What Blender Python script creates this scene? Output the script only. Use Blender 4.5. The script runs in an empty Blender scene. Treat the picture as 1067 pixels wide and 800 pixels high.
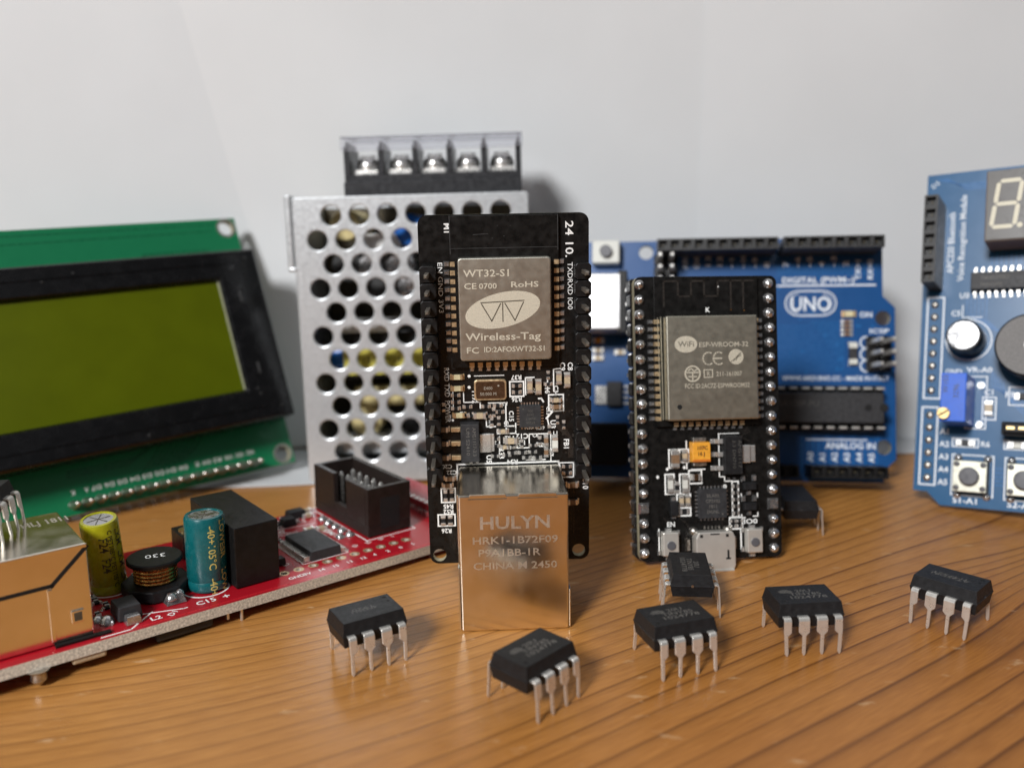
import bpy, bmesh, math, random
from math import radians, sin, cos, pi
from mathutils import Matrix, Vector

# ------------------------------------------------------------------ basics
# everything is modelled in millimetres; S turns millimetres into scene units (1 unit = 1 cm)
S = 0.1
random.seed(7)
scn = bpy.context.scene
COL = scn.collection
world = bpy.data.worlds.new("World"); scn.world = world; world.use_nodes = True

def tag(o, label=None, cat=None, group=None, kind=None):
    if label: o["label"] = label
    if cat: o["category"] = cat
    if group: o["group"] = group
    if kind: o["kind"] = kind
    return o

def thing(name, label, cat, pos, R=None, group=None):
    o = bpy.data.objects.new(name, None); COL.objects.link(o)
    M = Matrix.Translation(Vector(pos) * S) @ (R.to_4x4() if R else Matrix.Identity(4))
    o.matrix_world = M
    o.empty_display_size = 0.2
    return tag(o, label, cat, group)

def pose(yaw, lean, roll, upright=True):
    """yaw about Z, lean about X, roll about Y (degrees); upright boards get local X right, Y up, Z towards the viewer"""
    R = (Matrix.Rotation(radians(yaw), 3, 'Z') @ Matrix.Rotation(radians(lean), 3, 'X') @ Matrix.Rotation(radians(roll), 3, 'Y'))
    if upright: R = R @ Matrix(((1, 0, 0), (0, 0, -1), (0, 1, 0)))
    return R

# ------------------------------------------------------------------ materials
def nt(name):
    m = bpy.data.materials.new(name); m.use_nodes = True
    n = m.node_tree; b = n.nodes["Principled BSDF"]
    return m, n, b

def N(n, typ, **kw):
    x = n.nodes.new(typ)
    for k, v in kw.items():
        if k.startswith("i_"):
            key = k[2:]
            x.inputs[int(key) if key.isdigit() else key].default_value = v
        else: setattr(x, k, v)
    return x

def surf(name, col, rough=.5, metal=0., var=.15, vscale=12., bump=0., bscale=60., spec=.5, rvar=.1, coat=0., stretch=None, dust=0.):
    m, n, b = nt(name)
    L = n.links.new
    tc = N(n, "ShaderNodeTexCoord")
    src = tc.outputs["Object"]
    if stretch:
        mp = N(n, "ShaderNodeMapping"); mp.inputs["Scale"].default_value = stretch
        L(src, mp.inputs[0]); src = mp.outputs[0]
    no = N(n, "ShaderNodeTexNoise"); no.inputs["Scale"].default_value = vscale; no.inputs["Detail"].default_value = 5
    L(src, no.inputs["Vector"])
    mx = N(n, "ShaderNodeMix", data_type='RGBA')
    lo = [c * (1 - var) for c in col]; hi = [min(1, c * (1 + var)) for c in col]
    mx.inputs[6].default_value = (*lo, 1); mx.inputs[7].default_value = (*hi, 1)
    cr = N(n, "ShaderNodeMapRange"); cr.inputs[1].default_value = .3; cr.inputs[2].default_value = .7
    L(no.outputs[0], cr.inputs[0]); L(cr.outputs[0], mx.inputs[0]); L(mx.outputs[2], b.inputs["Base Color"])
    if dust:
        dn = N(n, "ShaderNodeTexNoise"); dn.inputs["Scale"].default_value = 26; dn.inputs["Detail"].default_value = 6; dn.inputs["Roughness"].default_value = .75
        L(tc.outputs["Object"], dn.inputs["Vector"])
        dr = N(n, "ShaderNodeMapRange"); dr.inputs[1].default_value = .70; dr.inputs[2].default_value = .78; dr.inputs[4].default_value = dust; L(dn.outputs[0], dr.inputs[0])
        dm = N(n, "ShaderNodeMix", data_type='RGBA'); L(dr.outputs[0], dm.inputs[0]); L(mx.outputs[2], dm.inputs[6]); dm.inputs[7].default_value = (.42, .39, .34, 1)
        L(dm.outputs[2], b.inputs["Base Color"])
    mr = N(n, "ShaderNodeMapRange"); mr.inputs[1].default_value = .3; mr.inputs[2].default_value = .7
    mr.inputs[3].default_value = max(.02, rough - rvar); mr.inputs[4].default_value = min(1, rough + rvar)
    L(no.outputs[0], mr.inputs[0]); L(mr.outputs[0], b.inputs["Roughness"])
    b.inputs["Metallic"].default_value = metal
    b.inputs["Specular IOR Level"].default_value = spec
    b.inputs["Coat Weight"].default_value = coat; b.inputs["Coat Roughness"].default_value = .12
    if bump:
        n2 = N(n, "ShaderNodeTexNoise"); n2.inputs["Scale"].default_value = bscale; n2.inputs["Detail"].default_value = 3
        L(src, n2.inputs["Vector"])
        bp = N(n, "ShaderNodeBump"); bp.inputs["Strength"].default_value = bump; bp.inputs["Distance"].default_value = .01
        L(n2.outputs[0], bp.inputs["Height"]); L(bp.outputs[0], b.inputs["Normal"])
    return m

M = {}
M['pcb_black'] = surf('black soldermask', (.008, .0075, .007), .30, var=.35, vscale=9, bump=.05, bscale=80, spec=.28, dust=0.5)
M['pcb_blue'] = surf('blue soldermask', (.004, .070, .235), .34, var=.03, vscale=4, coat=.06, dust=0.25, rvar=.02)
M['pcb_shield'] = surf('sea blue soldermask', (.007, .088, .215), .30, var=.03, vscale=4, coat=.08, rvar=.02)
M['pcb_green'] = surf('green soldermask', (.002, .16, .06), .38, var=.03, vscale=4, coat=.06, rvar=.02)
M['pcb_red'] = surf('red soldermask', (.40, .007, .016), .30, var=.03, vscale=4, coat=.08, dust=0.25, rvar=.02)
M['fr4'] = surf('bare board edge', (.36, .33, .22), .7, var=.35, vscale=40, bump=.4, bscale=60)
M['fr4_red'] = surf('pinkish board edge', (.55, .50, .42), .6, var=.4, vscale=30, bump=.5, bscale=50)
M['trace_black'] = surf('trace under black mask', (.026, .022, .019), .28, var=.2)
M['trace_blue'] = surf('trace under blue mask', (.012, .13, .36), .3, var=.1)
M['trace_green'] = surf('trace under green mask', (.002, .09, .035), .3, var=.1)
M['trace_red'] = surf('trace under red mask', (.56, .02, .03), .3, var=.1)
M['silk'] = surf('white silkscreen ink', (.88, .88, .85), .6, var=.12, vscale=60)
M['silk_dim'] = surf('soft silkscreen ink', (.80, .85, .90), .6, var=.12, vscale=60)
M['can'] = surf('brushed nickel shield', (.50, .485, .42), .40, 1., var=.04, vscale=9, bump=.12, bscale=90, rvar=.03, dust=0.3)
M['can2'] = surf('dull nickel shield', (.50, .475, .39), .42, 1., var=.03, vscale=9, bump=.12, bscale=90, rvar=.03, dust=0.3)
M['etch_light'] = surf('light laser etching', (.68, .64, .52), .6, .6, var=.1, vscale=60)
M['etch_dim'] = surf('dim laser etching', (.56, .53, .45), .55, .7, var=.1, vscale=60)
M['etch_dark'] = surf('dark laser etching', (.10, .085, .06), .6, .4, var=.1)
M['jack'] = surf('polished jack shield', (.90, .84, .73), .20, 1., var=.05, vscale=3, bump=.02, bscale=30, rvar=.05, dust=0.15)
M['jack_etch'] = surf('stamped jack marking', (.80, .75, .66), .46, 1., var=.12, vscale=60)
M['tin'] = surf('tinned metal', (.80, .79, .76), .28, .8, var=.03, vscale=6, rvar=.05)
M['steel_bright'] = surf('bright steel shell', (.70, .70, .70), .34, .7, var=.03, vscale=4)
M['solder'] = surf('bright solder', (.60, .60, .60), .24, .9, var=.2, vscale=10, bump=.35, bscale=14)
M['solder_dull'] = surf('cloudy solder', (.55, .52, .47), .38, 1., var=.25, vscale=20, bump=.4, bscale=22)
M['leg'] = surf('matte tin legs', (.80, .78, .73), .30, .72, var=.04, vscale=12, rvar=.05)
M['gold'] = surf('gold plated pads', (.66, .50, .30), .34, .7, var=.15, vscale=20)
M['brass'] = surf('brass screw', (.72, .52, .24), .35, 1., var=.1)
M['copper'] = surf('enamelled copper wire', (.92, .42, .13), .25, 1., var=.25, vscale=30)
M['chip'] = surf('black epoxy', (.013, .013, .014), .48, var=.25, vscale=14, bump=.35, bscale=70, rvar=.08, spec=.28, dust=0.45)
M['chip_grey'] = surf('grey epoxy', (.034, .034, .036), .45, var=.2, vscale=14, bump=.3, bscale=70, spec=.28)
M['chip_ink'] = surf('faded chip marking', (.13, .122, .11), .6, var=.35, vscale=50)
M['chip_ink_faint'] = surf('very faint chip marking', (.075, .072, .065), .5, var=.3, vscale=50)
M['plastic'] = surf('black nylon', (.009, .0085, .0085), .38, var=.2, vscale=12, bump=.15, bscale=50, spec=.28, dust=0.4)
M['plastic_g'] = surf('dark grey nylon', (.045, .045, .045), .4, var=.2, vscale=12, bump=.1, bscale=50, spec=.28)
M['plastic_warm'] = surf('brown black nylon', (.020, .014, .012), .4, var=.2, vscale=10, bump=.1, bscale=40, spec=.28, dust=0.4)
M['hole_dark'] = surf('socket dark', (.004, .004, .004), .8, var=.1)
M['bezel'] = surf('black painted steel bezel', (.0035, .0035, .004), .24, var=.25, vscale=5, bump=.08, bscale=70, spec=.4, dust=0.25)
M['lcd'] = surf('olive lcd glass', (.082, .104, .0006), .22, var=.07, vscale=1.2, rvar=.02, spec=.25, dust=0.12)
M['lcd_edge'] = surf('lcd glass edge', (.35, .36, .24), .4, var=.1)
M['case'] = surf('galvanised aluminium', (.64, .665, .68), .34, .55, var=.06, vscale=14, bump=.05, bscale=60, rvar=.06)
M['terminal'] = surf('dark grey terminal plastic', (.03, .031, .034), .35, var=.15, spec=.28)
M['yellow_tape'] = surf('yellow tape', (.62, .55, .10), .4, var=.1)
M['cream'] = surf('cream tape', (.62, .52, .25), .5, var=.15)
M['white_paste'] = surf('white paste', (.72, .71, .68), .5, var=.1)
M['blue_body'] = surf('blue capacitor', (.01, .12, .45), .3, var=.1)
M['brown_dark'] = surf('dark brown board', (.06, .045, .02), .5, var=.3)
M['ceramic'] = surf('beige ceramic', (.48, .38, .25), .45, var=.15, vscale=30)
M['brown_cer'] = surf('brown ceramic', (.22, .13, .07), .4, var=.15, vscale=30)
M['tantalum'] = surf('orange tantalum', (.80, .36, .035), .45, var=.12, vscale=20, bump=.15)
M['orange_ink'] = surf('orange band', (.60, .17, .02), .5)
M['xtal'] = surf('brown crystal lid', (.10, .055, .03), .35, .6, var=.2, vscale=30)
M['pin_dark'] = surf('oxidised pin', (.30, .27, .23), .4, .8, var=.2, vscale=20)
M['led'] = surf('led body', (.70, .62, .38), .35, var=.15, vscale=30)
M['white_nylon'] = surf('off white plastic', (.66, .66, .60), .45, var=.08)
M['pot_blue'] = surf('blue trimmer', (.02, .12, .62), .42, var=.08)
M['sleeve_yellow'] = surf('yellow capacitor sleeve', (.36, .35, .008), .28, var=.08, coat=.4)
M['sleeve_teal'] = surf('teal capacitor sleeve', (.003, .105, .115), .28, var=.08, coat=.4)
M['alu_top'] = surf('aluminium can top', (.62, .62, .63), .28, 1., var=.1)
M['ink_dark'] = surf('dark ink', (.035, .035, .01), .5)
M['ink_gold'] = surf('gold ink', (.60, .52, .16), .5)
M['btn_metal'] = surf('button plate', (.56, .55, .46), .4, .7, var=.1)
M['btn_cap'] = surf('grey button cap', (.10, .10, .11), .35, var=.1)
M['display'] = surf('grey display face', (.085, .08, .073), .35, var=.1, vscale=6)
M['display_side'] = surf('brown display side', (.19, .15, .125), .5, var=.1)
M['segment'] = surf('unlit segment', (.60, .56, .42), .4, var=.06)
M['buzzer'] = surf('speckled buzzer top', (.16, .155, .15), .6, var=.5, vscale=70)
M['ribbon'] = surf('usb shell', (.74, .71, .65), .34, .62, var=.03, vscale=6, rvar=.04)

def clear_plastic():
    m, n, b = nt('clear plastic')
    b.inputs["Base Color"].default_value = (.86, .87, .92, 1)
    b.inputs["Transmission Weight"].default_value = .9
    b.inputs["Roughness"].default_value = .18; b.inputs["IOR"].default_value = 1.3
    return m
M['clear'] = clear_plastic()

def wood():
    m, n, b = nt('varnished pine')
    L = n.links.new
    tc = N(n, "ShaderNodeTexCoord"); sp = N(n, "ShaderNodeSeparateXYZ"); L(tc.outputs["Object"], sp.inputs[0])
    def mth(op, a, b_=None, c=None):
        x = N(n, "ShaderNodeMath", operation=op)
        for i, v in enumerate((a, b_, c)):
            if v is None: continue
            if isinstance(v, (int, float)): x.inputs[i].default_value = v
            else: L(v, x.inputs[i])
        return x.outputs[0]
    X, Y = sp.outputs[0], sp.outputs[1]         # cm
    xm = mth('MAXIMUM', mth('MINIMUM', X, 0.), -9.)
    c = mth('SUBTRACT', Y, mth('MULTIPLY', X, .66))
    c = mth('SUBTRACT', c, mth('MULTIPLY', mth('MULTIPLY', xm, xm), .035))
    # knot: rings bend around it
    kx, ky = 10.2, 14.6
    dx = mth('SUBTRACT', X, kx); dy = mth('SUBTRACT', Y, ky)
    al = mth('ADD', mth('MULTIPLY', dx, .83), mth('MULTIPLY', dy, .55))
    ac = mth('SUBTRACT', mth('MULTIPLY', dy, .83), mth('MULTIPLY', dx, .55))
    r2 = mth('ADD', mth('MULTIPLY', mth('MULTIPLY', al, al), .10), mth('MULTIPLY', mth('MULTIPLY', ac, ac), .55))
    g = mth('EXPONENT', mth('MULTIPLY', r2, -1.))
    c = mth('ADD', c, mth('MULTIPLY', g, mth('MULTIPLY', mth('TANH', mth('MULTIPLY', ac, 1.6)), 1.35)))
    # grain coordinates: along / across
    al0 = mth('ADD', mth('MULTIPLY', X, .83), mth('MULTIPLY', Y, .55))
    cb = N(n, "ShaderNodeCombineXYZ"); L(mth('MULTIPLY', al0, .10), cb.inputs[0]); L(mth('MULTIPLY', c, .32), cb.inputs[1])
    nz = N(n, "ShaderNodeTexNoise"); nz.inputs["Scale"].default_value = 1.; nz.inputs["Detail"].default_value = 3; L(cb.outputs[0], nz.inputs["Vector"])
    cw = mth('ADD', c, mth('MULTIPLY', mth('SUBTRACT', nz.outputs[0], .5), .34))
    cb1 = N(n, "ShaderNodeCombineXYZ"); L(mth('MULTIPLY', cw, .9), cb1.inputs[0])
    nz1 = N(n, "ShaderNodeTexNoise"); nz1.inputs["Scale"].default_value = 1.; nz1.inputs["Detail"].default_value = 1; L(cb1.outputs[0], nz1.inputs["Vector"])
    ph = mth('ADD', mth('ADD', mth('MULTIPLY', cw, .55), mth('MULTIPLY', mth('MULTIPLY', cw, cw), .13)), mth('MULTIPLY', nz1.outputs[0], 1.6))
    fr = mth('FRACT', ph)
    rp = N(n, "ShaderNodeValToRGB"); e = rp.color_ramp
    e.elements[0].position = 0.; e.elements[0].color = (.0, 0, 0, 1)
    e.elements[1].position = 1.; e.elements[1].color = (0, 0, 0, 1)
    for p, v in ((.35, .02), (.66, .17), (.82, .42), (.885, .98), (.925, .92), (.96, .25)):
        q = e.elements.new(p); q.color = (v, v, v, 1)
    L(fr, rp.inputs[0])
    # strength of late wood differs from ring to ring
    fl = mth('FLOOR', ph)
    wn = N(n, "ShaderNodeTexWhiteNoise", noise_dimensions='1D'); L(fl, wn.inputs["W"])
    late = mth('MULTIPLY', rp.outputs[0], mth('MULTIPLY', mth('ADD', mth('MULTIPLY', wn.outputs[0], .8), .42), mth('MINIMUM', mth('MAXIMUM', mth('ADD', .72, mth('MULTIPLY', X, .05)), .62), 1.)))
    # fibres
    cb2 = N(n, "ShaderNodeCombineXYZ"); L(mth('MULTIPLY', al0, 2.2), cb2.inputs[0]); L(mth('MULTIPLY', c, 36.), cb2.inputs[1])
    fb = N(n, "ShaderNodeTexNoise"); fb.inputs["Scale"].default_value = 1.; fb.inputs["Detail"].default_value = 5; L(cb2.outputs[0], fb.inputs["Vector"])
    big = N(n, "ShaderNodeTexNoise"); big.inputs["Scale"].default_value = .32; big.inputs["Detail"].default_value = 2; L(tc.outputs["Object"], big.inputs["Vector"])
    base = N(n, "ShaderNodeMix", data_type='RGBA'); base.inputs[6].default_value = (.36, .150, .034, 1); base.inputs[7].default_value = (.55, .262, .070, 1)
    fac = mth('ADD', mth('MULTIPLY', fb.outputs[0], .72), mth('MULTIPLY', big.outputs[0], .28))
    fm = N(n, "ShaderNodeMapRange"); fm.inputs[1].default_value = .33; fm.inputs[2].default_value = .67; L(fac, fm.inputs[0]); L(fm.outputs[0], base.inputs[0])
    # shade painted into the wood: darker and redder towards the right
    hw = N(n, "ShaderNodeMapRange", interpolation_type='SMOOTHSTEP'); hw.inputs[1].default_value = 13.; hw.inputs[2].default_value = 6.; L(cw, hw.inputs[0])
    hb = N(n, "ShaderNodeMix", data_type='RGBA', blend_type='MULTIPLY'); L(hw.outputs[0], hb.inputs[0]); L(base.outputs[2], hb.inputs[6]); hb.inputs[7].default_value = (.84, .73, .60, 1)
    lm = N(n, "ShaderNodeMix", data_type='RGBA'); L(hb.outputs[2], lm.inputs[6]); lm.inputs[7].default_value = (.115, .036, .007, 1)
    L(mth('MINIMUM', mth('MULTIPLY', late, mth('ADD', .50, mth('MULTIPLY', fb.outputs[0], .85))), .9), lm.inputs[0])
    # knot core darkening
    k2 = mth('EXPONENT', mth('MULTIPLY', mth('ADD', mth('MULTIPLY', mth('MULTIPLY', al, al), 1.2), mth('MULTIPLY', mth('MULTIPLY', ac, ac), 9.)), -1.))
    kn = N(n, "ShaderNodeMix", data_type='RGBA'); L(mth('MULTIPLY', k2, .8), kn.inputs[0]); L(lm.outputs[2], kn.inputs[6]); kn.inputs[7].default_value = (.12, .04, .012, 1)
    # small dents and scratches, paler than the varnish
    vo = N(n, "ShaderNodeTexNoise"); vo.inputs["Scale"].default_value = 1.; vo.inputs["Detail"].default_value = 6; vo.inputs["Roughness"].default_value = .6
    mp = N(n, "ShaderNodeMapping"); mp.inputs["Rotation"].default_value = (0, 0, radians(-62)); mp.inputs["Scale"].default_value = (1.6, 4.2, 1); L(tc.outputs["Object"], mp.inputs[0]); L(mp.outputs[0], vo.inputs["Vector"])
    sc_ = N(n, "ShaderNodeMapRange"); sc_.inputs[1].default_value = .635; sc_.inputs[2].default_value = .70; L(vo.outputs[0], sc_.inputs[0])
    sm = N(n, "ShaderNodeMix", data_type='RGBA'); L(mth('MULTIPLY', sc_.outputs[0], .45), sm.inputs[0]); L(kn.outputs[2], sm.inputs[6]); sm.inputs[7].default_value = (.66, .45, .25, 1)
    L(sm.outputs[2], b.inputs["Base Color"])
    rg = mth('ADD', .25, mth('MULTIPLY', big.outputs[0], .12)); rg = mth('ADD', rg, mth('MULTIPLY', sc_.outputs[0], .2))
    L(rg, b.inputs["Roughness"]); b.inputs["Specular IOR Level"].default_value = .36
    bp = N(n, "ShaderNodeBump"); bp.inputs["Strength"].default_value = .22; bp.inputs["Distance"].default_value = .02
    L(mth('ADD', mth('ADD', mth('MULTIPLY', fb.outputs[0], .35), mth('MULTIPLY', late, -.35)), mth('MULTIPLY', sc_.outputs[0], .25)), bp.inputs["Height"]); L(bp.outputs[0], b.inputs["Normal"])
    return m
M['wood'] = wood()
def paper(name, col):
    m = surf(name, col, .85, var=.025, vscale=.35, bump=.06, bscale=25, spec=.25, rvar=.03)
    return m
M['paper_a'] = paper('white paper', (.645, .66, .665)); M['paper_b'] = paper('cool white paper', (.625, .642, .65)); M['paper_c'] = paper('warm white paper', (.655, .67, .675))
M['wallpaint'] = paper('painted wall', (.62, .62, .63))

# ------------------------------------------------------------------ mesh builder
class MB:
    def __init__(s, X=None):
        s.bm = bmesh.new(); s.X = X or Matrix.Identity(4); s.mi = 0
    def _new(s, verts, faces, smooth=False):
        vs = [s.bm.verts.new(s.X @ Vector(v)) for v in verts]
        for f in faces:
            try:
                q = s.bm.faces.new([vs[i] for i in f]); q.material_index = s.mi; q.smooth = smooth
            except ValueError: pass
        return s
    def box(s, x0, x1, y0, y1, z0, z1, tx=0, ty=0):
        """tx, ty draw the top face in by that much (draft)"""
        v = [(x0, y0, z0), (x1, y0, z0), (x1, y1, z0), (x0, y1, z0), (x0+tx, y0+ty, z1), (x1-tx, y0+ty, z1), (x1-tx, y1-ty, z1), (x0+tx, y1-ty, z1)]
        return s._new(v, [(3, 2, 1, 0), (4, 5, 6, 7), (0, 1, 5, 4), (1, 2, 6, 5), (2, 3, 7, 6), (3, 0, 4, 7)])
    def cbox(s, cx, cy, w, h, z0, z1, t=0): return s.box(cx-w/2, cx+w/2, cy-h/2, cy+h/2, z0, z1, t, t)
    def prism(s, pts, z0, z1, smooth=False):
        n = len(pts); v = [(x, y, z0) for x, y in pts] + [(x, y, z1) for x, y in pts]
        return s._new(v, [tuple(range(n-1, -1, -1)), tuple(range(n, 2*n))] + [(i, (i+1) % n, n+(i+1) % n, n+i) for i in range(n)])
    def lathe(s, prof, c=(0, 0, 0), n=24, axis='Z', cap=True):
        """prof = [(r, h), ...] turned about an axis through c"""
        v = []; f = []
        for r, h in prof:
            for k in range(n):
                a = 2*pi*k/n
                p = (r*cos(a), r*sin(a), h)
                if axis == 'X': p = (p[2], p[0], p[1])
                if axis == 'Y': p = (p[1], p[2], p[0])
                v.append((p[0]+c[0], p[1]+c[1], p[2]+c[2]))
        for j in range(len(prof)-1):
            for k in range(n):
                a, b = j*n+k, j*n+(k+1) % n
                f.append((a, b, b+n, a+n))
        if cap:
            f.append(tuple(range(n-1, -1, -1))); m = (len(prof)-1)*n; f.append(tuple(range(m, m+n)))
        return s._new(v, f, True)
    def cyl(s, cx, cy, z0, z1, r, n=24, axis='Z'):
        return s.lathe([(r, z0), (r, z1)], (cx, cy, 0) if axis == 'Z' else ((0, cx, cy) if axis == 'X' else (cx, 0, cy)), n, axis)
    def dome(s, cx, cy, z0, r, h, n=16, k=4):
        pr = [(r*cos(pi/2*i/k) if i < k else r*.05, z0+h*sin(pi/2*i/k)) for i in range(k+1)]
        return s.lathe(pr, (cx, cy, 0), n)
    def ring(s, cx, cy, r0, r1, z0, z1, n=24):
        return s.lathe([(r0, z0), (r1, z0), (r1, z1), (r0, z1), (r0, z0)], (cx, cy, 0), n, cap=False)
    def line(s, x0, y0, x1, y1, w, z0=0, z1=.03):
        d = Vector((x1-x0, y1-y0)); l = d.length
        if l < 1e-6: return s
        d /= l; nx, ny = -d.y*w/2, d.x*w/2
        return s.prism([(x0+nx-d.x*w/2, y0+ny-d.y*w/2), (x0-nx-d.x*w/2, y0-ny-d.y*w/2), (x1-nx+d.x*w/2, y1-ny+d.y*w/2), (x1+nx+d.x*w/2, y1+ny+d.y*w/2)], z0, z1)
    def path(s, pts, w, z0=0, z1=.03):
        for (a, b), (c, d) in zip(pts, pts[1:]): s.line(a, b, c, d, w, z0, z1)
        return s
    def frame(s, x0, x1, y0, y1, w=.18, z0=0, z1=.03):
        w *= 1.2
        return s.path([(x0, y0), (x1, y0)], w, z0, z1).path([(x0, y1), (x1, y1)], w, z0, z1).path([(x0, y0+w), (x0, y1-w)], w, z0, z1).path([(x1, y0+w), (x1, y1-w)], w, z0, z1)
    def tube(s, pts, r, n=8):
        pts = [Vector(p) for p in pts]; v = []; f = []
        for i, p in enumerate(pts):
            d = (pts[min(i+1, len(pts)-1)] - pts[max(i-1, 0)]).normalized()
            u = d.orthogonal().normalized(); w = d.cross(u)
            if i: # keep the frame from flipping
                u = (pu - d*pu.dot(d)).normalized(); w = d.cross(u)
            pu = u
            rr = r[i] if isinstance(r, (list, tuple)) else r
            for k in range(n): v.append(p + u*rr*cos(2*pi*k/n) + w*rr*sin(2*pi*k/n))
        for j in range(len(pts)-1):
            for k in range(n): a, b = j*n+k, j*n+(k+1) % n; f.append((a, b, b+n, a+n))
        f.append(tuple(range(n-1, -1, -1))); m = (len(pts)-1)*n; f.append(tuple(range(m, m+n)))
        return s._new(v, f, True)
    def strip(s, secs, t):
        """flat leg: secs = [(y, z, x_left, x_right)] followed along the y-z path, thickness t"""
        v = []; f = []
        for i, (y, z, a, b) in enumerate(secs):
            p0 = secs[max(i-1, 0)]; p1 = secs[min(i+1, len(secs)-1)]
            d = Vector((p1[0]-p0[0], p1[1]-p0[1])).normalized(); nx = Vector((-d.y, d.x))*t/2
            v += [(a, y+nx.x, z+nx.y), (b, y+nx.x, z+nx.y), (b, y-nx.x, z-nx.y), (a, y-nx.x, z-nx.y)]
        for j in range(len(secs)-1):
            for k in range(4): a, b = j*4+k, j*4+(k+1) % 4; f.append((a, b, b+4, a+4))
        f.append((3, 2, 1, 0)); m = (len(secs)-1)*4; f.append((m, m+1, m+2, m+3))
        return s._new(v, f)
    def text(s, body, x, y, z, h, rot=0, width=None, align='LEFT', bold=0., thick=.03, sx=1.):
        cu = bpy.data.curves.new('t', 'FONT'); cu.body = body; cu.size = 1.; cu.align_x = align; cu.resolution_u = 2; cu.offset = bold
        o = bpy.data.objects.new('t', cu); COL.objects.link(o)
        dg = bpy.context.evaluated_depsgraph_get(); me = bpy.data.meshes.new_from_object(o.evaluated_get(dg))
        if len(me.vertices):
            xs = [v.co.x for v in me.vertices]; w = max(xs)-min(xs)
            k = h/.73; kx = k*sx
            if width: kx = width/w
            Rm = Matrix.Rotation(radians(rot), 4, 'Z')
            vs = [s.bm.verts.new(s.X @ (Matrix.Translation((x, y, z+thick)) @ Rm @ Vector((v.co.x*kx, v.co.y*k, 0)))) for v in me.vertices]
            for p in me.polygons:
                try:
                    q = s.bm.faces.new([vs[i] for i in p.vertices]); q.material_index = s.mi
                except ValueError: pass
        bpy.data.objects.remove(o); bpy.data.curves.remove(cu); bpy.data.meshes.remove(me)
        return s
    def build(s, name, mats, parent=None, bevel=0., seg=2, kind=None, label=None, sharp=35, fix=True):
        if fix: bmesh.ops.recalc_face_normals(s.bm, faces=[f for f in s.bm.faces])
        for e in s.bm.edges:
            if len(e.link_faces) == 2:
                try: e.smooth = e.calc_face_angle() < radians(sharp)
                except ValueError: pass
        for v in s.bm.verts: v.co *= S
        me = bpy.data.meshes.new(name); s.bm.to_mesh(me); s.bm.free()
        for m in (mats if isinstance(mats, (list, tuple)) else [mats]): me.materials.append(M[m])
        o = bpy.data.objects.new(name, me); COL.objects.link(o)
        if parent: o.parent = parent
        if bevel:
            b = o.modifiers.new('bevel', 'BEVEL'); b.width = bevel*S; b.segments = seg; b.limit_method = 'ANGLE'; b.angle_limit = radians(38)
        if kind: o["kind"] = kind
        if label: o["label"] = label
        return o

def rounded(x0, x1, y0, y1, r, n=5):
    p = []
    for cx, cy, a in ((x1-r, y1-r, 0), (x0+r, y1-r, 90), (x0+r, y0+r, 180), (x1-r, y0+r, 270)):
        for k in range(n+1): t = radians(a+90*k/n); p.append((cx+r*cos(t), cy+r*sin(t)))
    return p

def plate(name, outline, holes, z0, z1, face, edge, parent, bevel=0., back=None):
    """flat sheet with round holes (cx, cy, r), built from a filled curve and turned into a mesh"""
    cu = bpy.data.curves.new('c', 'CURVE'); cu.dimensions = '2D'; cu.fill_mode = 'BOTH'
    def add(pts):
        sp = cu.splines.new('POLY'); sp.points.add(len(pts)-1); sp.use_cyclic_u = True
        for q, (x, y) in zip(sp.points, pts): q.co = (x*S, y*S, 0, 1)
    add(outline)
    for cx, cy, r in holes: add([(cx+r*cos(2*pi*k/28), cy+r*sin(2*pi*k/28)) for k in range(28)])
    cu.extrude = (z1-z0)/2*S - bevel*S; cu.bevel_depth = bevel*S; cu.bevel_resolution = 1
    if bevel: cu.offset = -bevel*S
    o = bpy.data.objects.new('c', cu); COL.objects.link(o)
    me = bpy.data.meshes.new_from_object(o.evaluated_get(bpy.context.evaluated_depsgraph_get()))
    bpy.data.objects.remove(o); bpy.data.curves.remove(cu)
    me.name = name; me.materials.clear(); me.materials.append(M[face]); me.materials.append(M[edge])
    bm = bmesh.new(); bm.from_mesh(me)
    bmesh.ops.remove_doubles(bm, verts=bm.verts, dist=1e-5); bmesh.ops.recalc_face_normals(bm, faces=bm.faces)
    for f in bm.faces: f.material_index = 0 if abs(f.normal.z) > .9 else 1
    for v in bm.verts: v.co.z += (z0+z1)/2*S
    for e in bm.edges:
        if len(e.link_faces) == 2: e.smooth = e.calc_face_angle() < radians(35)
    for f in bm.faces: f.smooth = abs(f.normal.z) < .9
    bm.to_mesh(me); bm.free()
    ob = bpy.data.objects.new(name, me); COL.objects.link(ob); ob.parent = parent
    return ob

# ------------------------------------------------------------------ small electronic parts (children of a board)
def two_end(root, name, cx, cy, l, w, h, body, vertical=False, end='tin', z=0., ef=.24):
    m = MB(Matrix.Translation((cx, cy, z)) @ (Matrix.Rotation(pi/2, 4, 'Z') if vertical else Matrix.Identity(4)))
    e = l*ef
    m.box(-l/2+e, l/2-e, -w/2+.02, w/2-.02, .06, h-.02); m.mi = 1
    m.box(-l/2, -l/2+e, -w/2, w/2, .03, h); m.box(l/2-e, l/2, -w/2, w/2, .03, h)
    m.prism([(-l/2-.28, -w/2-.05), (-l/2+.02, -w/2-.05), (-l/2+.02, w/2+.05), (-l/2-.28, w/2+.05)], .0, .12)
    m.prism([(l/2-.02, -w/2-.05), (l/2+.28, -w/2-.05), (l/2+.28, w/2+.05), (l/2-.02, w/2+.05)], .0, .12)
    return m.build(name, [body, end], root, bevel=.05, seg=1)
def resistor(root, x, y, v=False, l=1.0, w=.55, h=.35): return two_end(root, 'chip_resistor', x, y, l, w, h, 'chip', v)
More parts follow.
